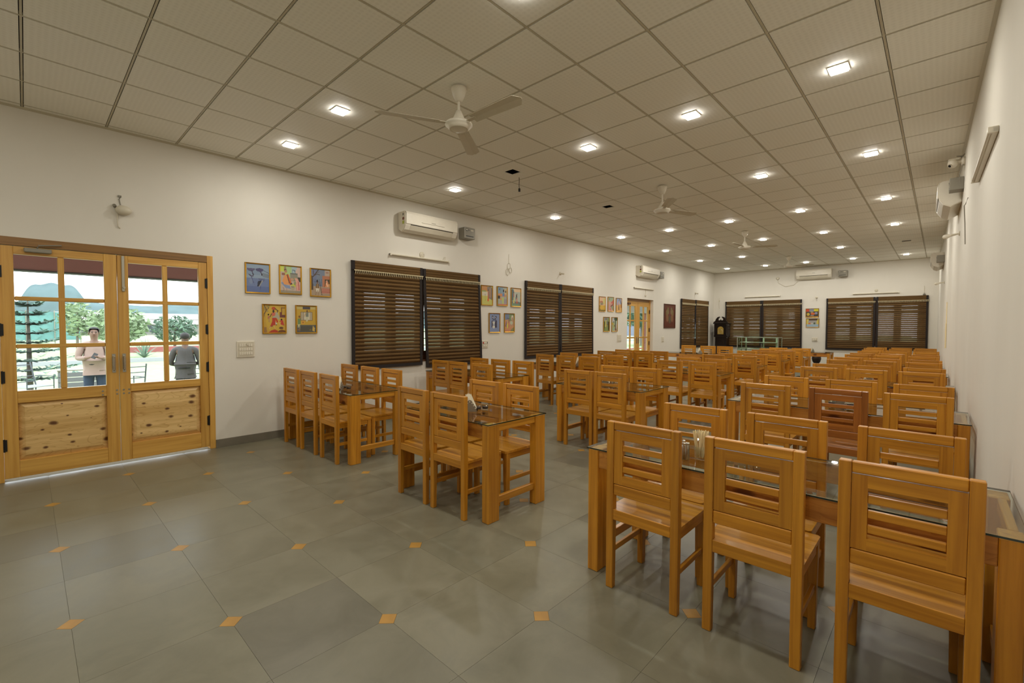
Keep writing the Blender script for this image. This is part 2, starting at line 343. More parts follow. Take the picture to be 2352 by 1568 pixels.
# ------------------------------------------------------------------ ceiling
bm = B(); box(bm, XL - 0.2, 6.9, YF - 0.2, YB + 0.2, H + 0.34, H + 0.5)
ceiling = struct('ceiling', bm, M_slab)
def cyj(j): return 0.6 * j if j <= 11 else 6.6 + 0.628 * (j - 11)
cut = {(3, 7), (3, 11), (9, 23)}
cc = []
for i in range(-1, 11):
    for j in range(-6, 31):
        a0, a1 = max(0.6 * i, XL), 0.6 * (i + 1); b0, b1 = max(cyj(j), YF), min(cyj(j + 1), YB)
        if i == 10: a1 = 6.76
        if b1 - b0 < 0.04 or a1 - a0 < 0.04: continue
        cc.append(((a0 + a1) / 2, (b0 + b1) / 2, a1 - a0, b1 - b0, (i, j)))
cc.sort(key=lambda c: (not in_view(c[0], c[1], H), (Vector((c[0], c[1], H)) - CAM).length))
rest = B(); sh = {}
for n, (x, y, w, d, ij) in enumerate(cc):
    g = 0.0115
    if n < 295:
        key = (round(w, 3), round(d, 3), ij in cut)
        if key not in sh:
            b_ = B(); W_, D_ = w / 2 - g, d / 2 - g
            if ij in cut:
                h = 0.085
                box(b_, -W_, W_, -D_, -h, 0, 0.012); box(b_, -W_, W_, h, D_, 0, 0.012); box(b_, -W_, -h, -h, h, 0, 0.012); box(b_, h, W_, -h, h, 0, 0.012)
            else: box(b_, -W_, W_, -D_, D_, 0, 0.012)
            sh[key] = mesh('ceiling_tile', b_, M_ceil)
        obj('ceiling_tile', sh[key], None, ceiling, (x, y, H))
    else: box(rest, x - w / 2 + g, x + w / 2 - g, y - d / 2 + g, y + d / 2 - g, H, H + 0.012)
o = obj('ceiling_tile', rest, M_ceil, ceiling); o['kind'] = 'stuff'
for i in range(0, 11):
    bm = B(); box(bm, 0.6 * i - 0.0075, 0.6 * i + 0.0075, YF, YB, H + 0.001, H + 0.025); obj('grid_bar', bm, M_bar, ceiling)
for j in range(-5, 30):
    bm = B(); box(bm, XL, xr(cyj(j)), cyj(j) - 0.0065, cyj(j) + 0.0065, H + 0.0025, H + 0.022); obj('grid_bar', bm, M_bar, ceiling)
bm = B()
prism(bm, [(XL, H - 0.018), (XL + 0.022, H), (XL, H)], 'y', YF, YB); struct('trim_1', bm, M_bar)
bm = B()
for a in np.linspace(YF, YB, 12)[:-1]:
    b_ = a + (YB - YF) / 11
    vs = [bm.verts.new(p) for p in ((xr(a), a, H - 0.02), (xr(a) - 0.022, a, H), (xr(a), a, H), (xr(b_), b_, H - 0.02), (xr(b_) - 0.022, b_, H), (xr(b_), b_, H))]
    for q in ((0, 1, 4, 3), (1, 2, 5, 4), (2, 0, 3, 5)): bm.faces.new([vs[k] for k in q])
struct('trim_2', bm, M_bar)
bm = B(); prism(bm, [(YB, H - 0.018), (YB - 0.022, H), (YB, H)], 'x', XL, xr(YB)); struct('trim_3', bm, M_bar)

# ------------------------------------------------------------------ downlights
rows = [('first', 2.09, [0.88, 2.09, 4.42, 5.7]), ('second', 4.47, [0.94, 3.33, 4.52, 5.70]), ('third', 6.90, [0.96, 4.51, 5.69]),
        ('fourth', 9.43, [0.92, 2.07, 3.28, 4.48, 5.66]), ('fifth', 11.9, [0.86, 2.06, 3.25, 4.44, 5.63]), ('sixth', 14.4, [0.83, 2.05, 4.41]), ('seventh', 16.97, [0.80, 2.02, 3.18, 4.38, 5.59])]
bm = B(); h, k_ = 0.068, 0.058
for q in ((-h, h, -h, -k_), (-h, h, k_, h), (-h, -k_, -k_, k_), (k_, h, -k_, k_)): box(bm, *q, -0.008, -0.0005)
me_rim = mesh('rim', bm, M_white)
bm = B(); box(bm, -k_, k_, -k_, k_, -0.020, -0.001); me_dif = mesh('diffuser', bm, M_led)
ld = bpy.data.lights.new('downlight_lamp', 'AREA'); ld.shape = 'SQUARE'; ld.size = 0.11; ld.energy = LIGHT_W; ld.color = LIGHT_COL; ld.spread = PI
ordn = ['first', 'second', 'third', 'fourth', 'fifth']
def downlight(x, y, label):
    t = thing('downlight', label, 'ceiling light', (x, y, H), 0, 'square downlights')
    obj('rim', me_rim, None, t); obj('diffuser', me_dif, None, t)
    l = bpy.data.objects.new('lamp', ld); COL.objects.link(l); l.parent = t; l.location = (0, 0, -0.0225)
for rn, y, xs in rows:
    for n, x in enumerate(xs):
        downlight(x, y, 'square ceiling downlight, %s from the left wall in the %s row from the camera' % (ordn[n], rn))
for y, xs in ((-0.4, [2.1, 4.5, 5.7]), (-2.6, [2.1, 4.5])):  # unseen lamps added behind the camera, beyond the visible rows
    for n, x in enumerate(xs):
        downlight(x, y, 'added unseen square downlight behind the camera, %s from the left in %s row' % (ordn[n], 'the nearer' if y > -1 else 'the farther'))

# ------------------------------------------------------------------ door 1 (double, glazed, with knotty lower panels)
def hinge(parent, x, y, z):
    bm = B(); tube(bm, [(x, y, z - 0.06), (x, y, z + 0.06)], 0.008, 8); box(bm, x - 0.004, x + 0.004, y - 0.02, y + 0.02, z - 0.055, z + 0.055); obj('hinge', bm, M_black, parent)
def dframe(parent, y0, y1, top, xa, xb, w=0.06, hd=0.08):
    bm = B(); box(bm, xa, xb, y0, y0 + w, 0, top, 0.003); box(bm, xa, xb, y1 - w, y1, 0, top, 0.003); obj('door_jamb', bm, M_dv, parent)
    bm = B(); box(bm, xa, xb, y0 + w, y1 - w, top - hd, top, 0.003); obj('door_head', bm, M_dkf, parent)
door = structE('door_1'); XA, XBk = XL - 0.005, XL - 0.055
dframe(door, D1[0], D1[1], D1[3], XL - 0.12, XL + 0.004)
def leaf(parent, y0, y1, cols, rws, panel, xa, xb, ztop, zbot=0.03):
    bm = B(); c0, c1 = cols[0][0], cols[-1][1]
    box(bm, xb, xa, y0, c0, zbot, ztop, 0.003); box(bm, xb, xa, c1, y1, zbot, ztop, 0.003)
    lf = obj('door_leaf', bm, M_dv, parent)
    bm = B(); g = 0.0005
    box(bm, xb, xa, c0 + g, c1 - g, rws[0][1], ztop, 0.003)
    box(bm, xb, xa, c0 + g, c1 - g, panel[1], rws[-1][0], 0.003); box(bm, xb, xa, c0 + g, c1 - g, zbot, panel[0], 0.003)
    for (a, b), (c, d) in zip(rws, rws[1:]): box(bm, xb + 0.006, xa - 0.004, c0 + g, c1 - g, d, a, 0.006)
    obj('rail', bm, M_dy, lf)
    for (a, b), (c, d) in zip(cols, cols[1:]):
        bm = B(); box(bm, xb + 0.007, xa - 0.0045, b, c, rws[-1][0], rws[0][1], 0.006); obj('muntin', bm, M_dv, lf)
    for a, b in cols:
        for c, d in rws:
            bm = B(); box(bm, xb + 0.02, xb + 0.025, a - 0.004, b + 0.004, c - 0.004, d + 0.004); obj('glass_pane', bm, M_glass, lf)
    # raised panel: sloping field
    a, b, c, d = c0, c1, panel[0], panel[1]; e = 0.045; xm, xf = xb + 0.014, xa - 0.012
    bm = B()
    o_ = [bm.verts.new((xm, y, z)) for y, z in ((a, c), (b, c), (b, d), (a, d))]; i_ = [bm.verts.new((xf, y, z)) for y, z in ((a + e, c + e), (b - e, c + e), (b - e, d - e), (a + e, d - e))]
    bk = [bm.verts.new((xb + 0.004, y, z)) for y, z in ((a, c), (b, c), (b, d), (a, d))]
    bm.faces.new(i_); bm.faces.new(bk[::-1])
    for k in range(4): bm.faces.new((o_[k], o_[(k + 1) % 4], i_[(k + 1) % 4], i_[k])); bm.faces.new((bk[k], bk[(k + 1) % 4], o_[(k + 1) % 4], o_[k]))
    obj('lower_panel', bm, M_dk, lf)
    return lf
R3 = [(1.79, 2.17), (1.33, 1.735), (0.86, 1.285)]
R3 = [(1.77, 2.17), (1.31, 1.73), (0.86, 1.27)]
lfL = leaf(door, D1[0] + 0.062, 0.655, [(-0.09, 0.208), (0.255, 0.552)], R3, (0.19, 0.745), XA, XBk, D1[3] - 0.083)
lfR = leaf(door, 0.659, D1[1] - 0.062, [(0.75, 1.048), (1.095, 1.393)], R3, (0.21, 0.775), XA, XBk, D1[3] - 0.083)
def pull(parent, x, y, z):
    bm = B(); tube(bm, [(x, y, z - 0.075), (x + 0.03, y, z - 0.068), (x + 0.03, y, z + 0.068), (x, y, z + 0.075)], 0.009, 8); box(bm, x - 0.001, x + 0.004, y - 0.014, y + 0.014, z - 0.10, z + 0.10); obj('pull_handle', bm, M_steel, parent)
pull(lfL, XA, 0.615, 1.09); pull(lfR, XA, 0.70, 1.09)
for lf, ys in ((lfL, (0.52, 0.635)), (lfR, (0.69, 0.735))):
    bm = B()
    for y in ys: lathe(bm, [(0.009, XA - 0.001), (0.009, XA + 0.003)], 10, (0, y, 0.80), 'x'); lathe(bm, [(0.009, XA - 0.001), (0.009, XA + 0.003)], 10, (0, y, 0.76), 'x')
    obj('bolt_cap', bm, M_steel, lf)
bm = B(); box(bm, XA, XA + 0.012, 0.695, 0.72, 1.86, 2.24, 0.002); lathe(bm, [(0.012, XA + 0.012), (0.012, XA + 0.03)], 10, (0, 0.712, 1.90), 'x'); obj('tower_bolt', bm, M_steel, lfR)
for z in (0.35, 1.0, 1.45, 2.0): hinge(lfR, XA + 0.004, D1[1] - 0.064, z); hinge(lfL, XA + 0.004, D1[0] + 0.064, z)
bm = B(); box(bm, XA, XA + 0.045, -0.02, 0.17, 2.195, 2.235, 0.006); obj('door_closer', bm, M_grey, lfL)
bm = B(); tube(bm, [(XA + 0.03, 0.07, 2.235), (XA + 0.05, 0.08, 2.262), (XA + 0.03, 0.24, 2.285)], 0.007, 8); obj('closer_arm', bm, M_grey, lfL)

# door 2 (recessed, all glazed, further along the wall)
d2 = structE('door_2'); xo = XL - 0.10
dframe(d2, D2[0], D2[1] - 0.0, D2[3], xo - 0.06, xo + 0.004, 0.05, 0.07)
mid = 12.36
R2_ = [(1.70, 2.10), (1.20, 1.66), (0.70, 1.16)]
lfa = leaf(d2, D2[0] + 0.052, mid - 0.002, [(D2[0] + 0.12, D2[0] + 0.37), (D2[0] + 0.42, D2[0] + 0.68)], R2_, (0.2, 0.6), xo - 0.005, xo - 0.05, D2[3] - 0.073)
lfb = leaf(d2, mid + 0.002, D2[1] - 0.052, [(mid + 0.13, mid + 0.36), (mid + 0.42, mid + 0.66)], R2_, (0.2, 0.6), xo - 0.005, xo - 0.05, D2[3] - 0.073)
pull(lfa, xo - 0.005, mid - 0.06, 1.1); pull(lfb, xo - 0.005, mid + 0.06, 1.1)
for z in (0.4, 1.0, 1.4, 1.95): hinge(lfb, xo, D2[1] - 0.054, z)
bm = B(); box(bm, xo - 0.005, xo + 0.05, 11.70, 11.86, 2.14, 2.19, 0.006); obj('door_closer', bm, M_brownf, lfa)

# ------------------------------------------------------------------ windows behind the blinds
def window(n, axis, a0, a1, z0, z1, face, outw):
    """axis 'y' for the left wall, 'x' for the back wall; face = wall face coordinate, outw = outward sign"""
    w = structE('window_%d' % n)
    def bx(bm, a, b, d0, d1, c, d, bev=0.0):
        p, q = sorted((face + outw * d0, face + outw * d1))
        if axis == 'y': box(bm, p, q, a, b, c, d, bev)
        else: box(bm, a, b, p, q, c, d, bev)
    bm = B(); F = 0.06
    bx(bm, a0, a0 + F, 0.06, 0.14, z0, z1); bx(bm, a1 - F, a1, 0.06, 0.14, z0, z1); bx(bm, a0 + F, a1 - F, 0.06, 0.14, z0, z0 + F); bx(bm, a0 + F, a1 - F, 0.06, 0.14, z1 - F, z1)
    obj('window_frame', bm, M_brownf, w)
    n4 = 4; cw = (a1 - a0 - 2 * F) / n4
    for k in range(n4):
        a, b = a0 + F + k * cw + 0.002, a0 + F + (k + 1) * cw - 0.002; s = 0.085; bm = B()
        bx(bm, a, a + s, 0.08, 0.12, z0 + F, z1 - F); bx(bm, b - s, b, 0.08, 0.12, z0 + F, z1 - F); bx(bm, a + s, b - s, 0.08, 0.12, z0 + F, z0 + F + s); bx(bm, a + s, b - s, 0.08, 0.12, z1 - F - s, z1 - F)
        cs = obj('casement', bm, M_brownf, w)
        bm = B(); bx(bm, a + s - 0.004, b - s + 0.004, 0.098, 0.102, z0 + F + s - 0.004, z1 - F - s + 0.004); obj('glass_pane', bm, M_glass, cs)
    for k in range(11):
        z = z0 + F + 0.06 + k * 0.117; bm = B(); bx(bm, a0 + F * 0.5, a1 - F * 0.5, 0.155, 0.167, z - 0.006, z + 0.006); obj('grille_bar', bm, M_iron, w)
    bm = B(); bx(bm, a0, a1, -0.012, 0.2, z0 - 0.03, z0 - 0.0, 0.004); obj('window_sill', bm, M_brownf, w)
window(1, 'y', *W1, XL, -1); window(2, 'y', *W2, XL, -1); window(3, 'y', *W3, XL, -1)
window(4, 'x', *W4, YB, 1); window(5, 'x', *W5, YB, 1)

# ------------------------------------------------------------------ bamboo roller blinds
slat_cache = {}
def blind(label, w, z0, z1, loc, rz, drift=0.0):
    """local: x along the wall 0..w, -y into the room, z heights; bottom drift makes it hang slightly askew"""
    t = thing('bamboo_blind', label, 'blind', loc, rz, 'brown bamboo blinds')
    n = int((z1 - z0 - 0.05) / 0.058); ph = (z1 - z0 - 0.05) / n; key = (round(w, 3), round(ph, 4))
    if key not in slat_cache:
        bm = B(); e = ph / 2 - 0.0006
        prism(bm, [(-0.004, -e), (0.0, -e), (0.002, -e * 0.4), (0.002, e * 0.4), (0.0, e), (-0.004, e), (-0.008, e * 0.5), (-0.009, 0), (-0.008, -e * 0.5)], 'x', 0.022, w - 0.022)
        slat_cache[key] = mesh('slat', bm, M_blind)
    for k in range(n):
        zc = z0 + 0.05 + (k + 0.5) * ph; f = 1 - (zc - z0) / (z1 - z0)
        obj('slat', slat_cache[key], None, t, (drift * f, 0, zc))
    for a, s in ((0, 0), (w - 0.05, 0)):
        bm = B(); vs = []
        prism(bm, [(a + drift, z0), (a + 0.05 + drift, z0), (a + 0.05, z1), (a, z1)], 'y', -0.013, 0.004); obj('side_binding', bm, M_tape, t)
    bm = B(); prism(bm, [(0.05 + drift, z0), (w - 0.05 + drift, z0), (w - 0.05 + drift, z0 + 0.05), (0.05 + drift, z0 + 0.05)], 'y', -0.014, 0.004); obj('bottom_binding', bm, M_tape, t)
    bm = B(); hv = 0.13
    for k in range(3):
        zc = z1 - hv + (k + 0.5) * hv / 3; e = hv / 6 - 0.0008
        prism(bm, [(-0.020, zc - e), (-0.014, zc - e), (-0.014, zc + e), (-0.020, zc + e), (-0.026, zc)], 'x', 0.05, w - 0.05)
    box(bm, 0.0, w, -0.014, 0.012, z1 - 0.012, z1 + 0.004)
    obj('valance', bm, M_blind, t)
    bm = B(); box(bm, 0, 0.05, -0.027, -0.014, z1 - hv, z1 + 0.003); box(bm, w - 0.05, w, -0.027, -0.014, z1 - hv, z1 + 0.003); obj('valance_end', bm, M_tape, t)
    bm = B(); box(bm, 0.04, w + 0.01, -0.029, -0.018, z1 - hv - 0.014, z1 - hv); nf = int(w / 0.034)
    for k in range(nf):
        a = 0.04 + (k + 0.5) * (w - 0.04) / nf; tube(bm, [(a, -0.026, z1 - hv - 0.004), (a + 0.004, -0.033, z1 - hv - 0.022), (a + 0.001, -0.029, z1 - hv - 0.058)], 0.006, 5)
    fo = obj('fringe', bm, M_fringe, t); fo['kind'] = 'stuff'
RL = PI / 2   # local x -> +Y, local -y -> +X (into the room from the left wall)
blind('bamboo blind left of the gap on the nearest window by the corner pictures', 1.27, 0.84, 2.468, (XL + 0.03, 3.30, 0), RL, 0.0)
blind('bamboo blind right of the gap on the nearest window', 1.30, 0.79, 2.462, (XL + 0.03, 4.585, 0), RL, 0.07)
blind('left bamboo blind on the second window of the long wall', 1.20, 0.81, 2.458, (XL + 0.03, 7.19, 0), RL, 0.0)
blind('right bamboo blind on the second window of the long wall', 1.36, 0.79, 2.46, (XL + 0.03, 8.40, 0), RL, 0.03)
blind('left bamboo blind on the narrow far window before the corner', 1.21, 0.77, 2.45, (XL + 0.03, 15.12, 0), RL, 0.0)
blind('right bamboo blind on the far window beside the standing clock', 1.22, 0.77, 2.46, (XL + 0.03, 16.36, 0), RL, 0.03)
blind('bamboo blind on the back wall behind the glass counter, next to clock', 1.25, 0.76, 2.455, (0.36, YB - 0.03, 0), 0, 0.0)
blind('bamboo blind on the back wall, left of the two small pictures', 1.24, 0.77, 2.455, (1.62, YB - 0.03, 0), 0, 0.02)
blind('bamboo blind on the back wall, right of the two small pictures', 1.28, 0.76, 2.45, (3.56, YB - 0.03, 0), 0, 0.0)
blind('bamboo blind on the back wall nearest the right-hand wall', 1.21, 0.80, 2.45, (4.86, YB - 0.03, 0), 0, 0.01)

# ------------------------------------------------------------------ chairs
CW = 0.21
def chair_meshes(wv, wx, wy):
    d = []
    def add(name, fn, m, pos=(0, 0, 0)): 
        bm = B(); fn(bm); d.append((name, mesh(name, bm, m), pos))
    bv = 0.004
    def leg_b(bm):
        prism(bm, [(0.0, 0.0), (0.036, 0.0), (0.042, 0.44), (0.040, 0.957), (0.0, 0.957)], 'x', -0.021, 0.021); bmesh.ops.bevel(bm, geom=bm.edges[:], offset=0.003, segments=1, affect='EDGES')
    me = None
    bm = B(); leg_b(bm); me = mesh('rear_leg', bm, wv)
    d += [('rear_leg', me, (-CW + 0.021, 0, 0)), ('rear_leg', me, (CW - 0.021, 0, 0))]
    bm = B(); prism(bm, [(0.004, 0), (0.036, 0), (0.042, 0.436), (0.0, 0.436)], 'y', -0.022, 0.022); bmesh.ops.bevel(bm, geom=bm.edges[:], offset=0.003, segments=1, affect='EDGES'); me = mesh('front_leg', bm, wv)
    d += [('front_leg', me, (-CW + 0.002, 0.391, 0)), ('front_leg', me, (CW - 0.044, 0.391, 0))]
    i = CW - 0.0425
    add('top_rail', lambda bm: box(bm, -i, i, 0.004, 0.036, 0.912, 0.957, bv), wx)
    def panel(bm):
        w, o = i - 0.001, 0.115
        box(bm, -w, -o, 0.008, 0.032, 0.606, 0.907); box(bm, o, w, 0.008, 0.032, 0.606, 0.907)
        box(bm, -o, o, 0.0083, 0.0317, 0.858, 0.907, 0, 1); box(bm, -o, o, 0.0083, 0.0317, 0.606, 0.655, 0, 1)
    bm = B(); panel(bm); d.append(('back_panel', mesh('back_panel', bm, [wv, wx]), (0, 0, 0)))
    bm = B(); box(bm, -0.1145, 0.1145, 0.011, 0.029, -0.0155, 0.0155, 0.002); me = mesh('back_slat', bm, wx)
    for z in (0.813, 0.753, 0.693): d.append(('back_slat', me, (0, 0, z)))
    add('lower_rail', lambda bm: box(bm, -i, i, 0.006, 0.034, 0.540, 0.602, bv), wx)
    def seat(bm):
        prism(bm, [(-CW, 0.043), (-CW, 0.411), (-CW + 0.012, 0.423), (CW - 0.012, 0.423), (CW, 0.411), (CW, 0.043), (i - 0.0005, 0.043), (i - 0.0005, 0.012), (-i + 0.0005, 0.012), (-i + 0.0005, 0.043)], 'z', 0.4365, 0.456)
    add('seat', seat, wx)
    add('rear_apron', lambda bm: box(bm, -i, i, 0.003, 0.0115, 0.398, 0.458, 0.002), wx)
    add('front_apron', lambda bm: box(bm, -CW + 0.045, CW - 0.045, 0.388, 0.410, 0.385, 0.436, 0.002), wx)
    bm = B(); box(bm, -0.010, 0.010, 0.0425, 0.3685, 0.385, 0.436, 0.002); me = mesh('side_apron', bm, wy)
    d += [('side_apron', me, (-CW + 0.018, 0, 0)), ('side_apron', me, (CW - 0.018, 0, 0))]
    bm = B(); box(bm, -0.009, 0.009, 0.0385, 0.3685, 0.195, 0.227, 0.002); me = mesh('side_stretcher', bm, wy)
    d += [('side_stretcher', me, (-CW + 0.02, 0, 0)), ('side_stretcher', me, (CW - 0.02, 0, 0))]
    return d
CH, CHD = chair_meshes(M_wv, M_wx, M_wy), chair_meshes(M_wvd, M_wxd, M_wyd)
def chair(x, y, rz, label, dark=False):
    t = thing('dining_chair', label, 'chair', (x, y, 0.0), rz, 'slat-back dining chairs')
    for nm, me, pos in (CHD if dark else CH): obj(nm, me, None, t, pos)
rj = random.Random(3)

# ------------------------------------------------------------------ tables
def table(label, x0, x1, y0, y1):
    L, D = x1 - x0, y1 - y0
    t = thing('dining_table', label, 'table', (x0, y0, 0), 0, 'glass-topped dining tables')
    bm = B(); box(bm, 0, 0.07, 0, 0.12, 0, 0.7485, 0.004); me = mesh('leg', bm, M_wv)
    for px in (0.001, L - 0.071):
        for py in (0.001, D - 0.121): obj('leg', me, None, t, (px, py, 0))
    bm = B(); box(bm, 0.0715, L - 0.0715, 0, 0.025, 0.640, 0.7485, 0.003); me = mesh('long_apron', bm, M_twk)
    obj('long_apron', me, None, t, (0, 0.006, 0)); obj('long_apron', me, None, t, (0, D - 0.031, 0))
    bm = B(); box(bm, 0, 0.03, 0.1215, D - 0.1215, 0.690, 0.7485, 0.003); me = mesh('end_apron', bm, M_wy)
    obj('end_apron', me, None, t, (0.012, 0, 0)); obj('end_apron', me, None, t, (L - 0.042, 0, 0))
    bm = B(); box(bm, 0, 0.03, 0.1215, D - 0.1215, 0.125, 0.18, 0.003); me = mesh('end_stretcher', bm, M_wy)
    obj('end_stretcher', me, None, t, (0.02, 0, 0)); obj('end_stretcher', me, None, t, (L - 0.05, 0, 0))
    bm = B(); e = 0.006
    vs = box(bm, -e, L + e, -e, D + e, 0.7495, 0.7575)
    for f in bm.faces:
        f.normal_update()
        if abs(f.normal.z) < 0.5: f.material_index = 1
    g = obj('glass_top', bm, [M_tglass, M_gedge], t); g['label'] = 'clear glass sheet with dark green edge'
    return t
ORD = ['first', 'second', 'third', 'fourth', 'fifth', 'sixth', 'seventh']
S3, S2 = ['left', 'middle', 'right'], ['left', 'right']
LAY = {
 'wall-side': [(0.06, 1.78, 2.325, 3.0, 2.235, 3.10, [.41, .90, 1.43], [.31, .86, 1.37]), (0.12, 1.80, 4.52, 5.19, 4.43, 5.28, [.61, 1.01, 1.55], [.62, 1.13, 1.62]),
               (0.22, 1.95, 6.93, 7.56, 6.84, 7.65, [.76, 1.26, 1.77], [.77, 1.31, 1.81]), (0.26, 2.0, 8.91, 9.55, 8.82, 9.64, [.9, 1.34, 1.81], [.9, 1.33, 1.79]), (0.03, 1.85, 12.62, 13.27, None, 13.37, [], [.94, 1.5, 1.96])],
 'centre': [(2.71, 3.90, 2.325, 3.0, 2.235, 3.10, [3.03, 3.51], [3.06, 3.54]), (2.71, 3.90, 4.71, 5.42, 4.62, 5.52, [3.095, 3.54], [3.09, 3.55]), (2.72, 3.91, 7.15, 7.84, 7.06, 7.93, [3.17, 3.69], [3.14, 3.63]),
            (2.72, 3.90, 9.22, 9.84, 9.13, 9.93, [3.12, 3.69], [3.17, 3.68]), (2.7, 3.87, 11.27, 11.88, 11.18, 11.96, [3.15, 3.63], [3.25, 3.74]), (2.75, 3.95, 12.88, 13.52, 12.79, 13.61, [3.2, 3.73], [3.23, 3.75]), (2.80, 4.05, 15.75, 16.4, None, None, [], [])],
 'right-hand': [(4.785, 6.585, 2.325, 3.0, 2.235, 3.10, [5.18, 5.725, 6.265], [5.14, 5.68, 6.24]), (4.785, 6.53, 4.86, 5.55, 4.76, 5.66, [5.15, 5.71, 6.225], [5.13, 5.70, 6.24]), (4.79, 6.48, 7.36, 7.98, 7.27, 8.07, [5.16, 5.67, 6.19], [5.17, 5.65, 6.20]),
                (4.79, 6.44, 9.37, 10.0, 9.28, 10.09, [5.16, 5.65, 6.17], [5.15, 5.65, 6.17]), (4.79, 6.395, 11.34, 11.93, 11.25, 12.02, [5.16, 5.62, 6.13], [5.16, 5.63, 6.14]), (4.79, 6.355, 13.18, 13.82, 13.09, 13.91, [5.17, 5.63, 6.13], [5.17, 5.63, 6.13]), (4.78, 6.31, 15.1, 15.72, 15.01, 15.81, [5.10, 5.61, 6.08], [5.10, 5.61, 6.08])]}
for rn, tabs in LAY.items():
    for n, (x0, x1, y0, y1, yf, yr, fx, rx) in enumerate(tabs):
        table('glass-topped pine dining table, %s from the camera in the %s row' % (ORD[n], rn), x0, x1, y0, y1)
        for side, xs, yy, rot in (('near', fx, yf, 0), ('far', rx, yr, PI)):
            nm = S3 if len(xs) == 3 else S2
            for k, x in enumerate(xs):
                dark = (rn == 'right-hand' and n == 1 and side == 'near' and k == 1)
                lab = 'darker reddish-brown slat-back chair at the second table of the right-hand row' if dark else 'pine slat-back chair, %s one, %s side of the %s table, %s row' % (nm[k], side, ORD[n], rn)
                off = (0.03 * (k - 1) if (rn == 'right-hand' and n in (1, 3) and side == 'near') else 0)
                chair(x, yy + off + rj.uniform(-0.006, 0.006), rot + math.radians(rj.uniform(-1.0, 1.0)), lab, dark)

# ------------------------------------------------------------------ framed pictures (flat prints in gilt frames)
class Cv:
    def __init__(s, w, h, bg):
        s.w, s.h = w, h; s.a = np.zeros((h, w, 3)); s.a[:] = lin(*bg)[:3]
        s.X, s.Y = np.meshgrid((np.arange(w) + .5) / w, 1 - (np.arange(h) + .5) / h)   # y up
    def put(s, m, c): s.a[m] = lin(*c)[:3]; return s
    def rect(s, x0, y0, x1, y1, c): return s.put((s.X >= x0) & (s.X <= x1) & (s.Y >= y0) & (s.Y <= y1), c)
    def ell(s, x, y, rx, ry, c): return s.put(((s.X - x) / rx) ** 2 + ((s.Y - y) / ry) ** 2 <= 1, c)
    def poly(s, pts, c):
        ins = np.zeros(s.X.shape, bool); n = len(pts)
        for i in range(n):
            (xa, ya), (xb, yb) = pts[i], pts[(i + 1) % n]
            if ya == yb: continue
            t = ((ya > s.Y) != (yb > s.Y)) & (s.X < (xb - xa) * (s.Y - ya) / (yb - ya) + xa); ins ^= t
        return s.put(ins, c)
    def line(s, pts, wd, c):
        for (xa, ya), (xb, yb) in zip(pts, pts[1:]):
            dx, dy = xb - xa, yb - ya; L = max(dx * dx + dy * dy, 1e-9); t = np.clip(((s.X - xa) * dx + (s.Y - ya) * dy) / L, 0, 1)
            s.put(((s.X - xa - t * dx) ** 2 + (s.Y - ya - t * dy) ** 2) <= wd * wd, c)
        return s
    def mesh(s, name, W, Hh):
        nx, ny = s.w, s.h
        vs = [(-W / 2 + W * i / nx, 0, Hh / 2 - Hh * j / ny) for j in range(ny + 1) for i in range(nx + 1)]
        fs = [(j * (nx + 1) + i, (j + 1) * (nx + 1) + i, (j + 1) * (nx + 1) + i + 1, j * (nx + 1) + i + 1) for j in range(ny) for i in range(nx)]
        me = bpy.data.meshes.new(name); me.from_pydata(vs, [], fs); ca = me.color_attributes.new('Col', 'FLOAT_COLOR', 'CORNER')
        c4 = np.concatenate([s.a.reshape(-1, 3), np.ones((nx * ny, 1))], 1); ca.data.foreach_set('color', np.repeat(c4, 4, 0).astype(np.float32).ravel())
        me.materials.append(M_print); return me
def framed(label, cv, W, Hh, loc, rz, group, frame_mat=None, fwid=0.016, name='framed_painting', cat='painting'):
    """local: x along the wall, -y into the room"""
    t = thing(name, label, cat, loc, rz, group); f = fwid; d0, d1 = -0.022, -0.002
    bm = B(); a, b = W / 2, Hh / 2
    for q in ([(-a, -b), (a, -b), (a - f, -b + f), (-a + f, -b + f)], [(a, -b), (a, b), (a - f, b - f), (a - f, -b + f)], [(a, b), (-a, b), (-a + f, b - f), (a - f, b - f)], [(-a, b), (-a, -b), (-a + f, -b + f), (-a + f, b - f)]):
        A = [bm.verts.new((x, d1, z)) for x, z in q]; Bq = [bm.verts.new((x * (0.985 if k < 2 else 1.0), d0 if k < 2 else d0 + 0.006, z * (0.985 if k < 2 else 1))) for k, (x, z) in enumerate(q)]
        bm.faces.new(A); bm.faces.new(Bq[::-1])
        for k in range(4): bm.faces.new((A[k], A[(k + 1) % 4], Bq[(k + 1) % 4], Bq[k]))
    obj('frame', bm, frame_mat or M_gold, t)
    p = obj('picture', cv.mesh('picture', W - 2 * f + 0.002, Hh - 2 * f + 0.002), None, t); p.location = (0, -0.011, 0)
    return t
SK = (88, 58, 44)
N1, N2 = (54, 70), (30, 42)
c1 = Cv(*N1, (140, 158, 178)); c1.rect(0, 0, 1, .5, (112, 128, 166)).rect(0, 0, 1, .22, (98, 114, 158)).rect(0, .62, .62, .78, (128, 148, 172))
c1.poly([(.62, .72), (1, .66), (1, .52), (.72, .56)], (122, 134, 146)).line([(.72, .80), (1, .70)], .012, (96, 104, 120)).ell(.20, .79, .14, .055, (84, 82, 112)).ell(.58, .80, .16, .065, (86, 82, 116))
for x in (.08, .16, .25, .33): c1.ell(x, .81, .05, .035, (94, 90, 122))
for x in (.45, .53, .62, .70): c1.ell(x, .81, .05, .04, (80, 78, 112))
c1.line([(.25, .74), (.29, .64)], .022, (74, 66, 88)).ell(.30, .63, .03, .025, (40, 36, 46)).line([(.62, .73), (.68, .64)], .02, (70, 64, 86)).ell(.68, .63, .03, .025, (34, 30, 40))
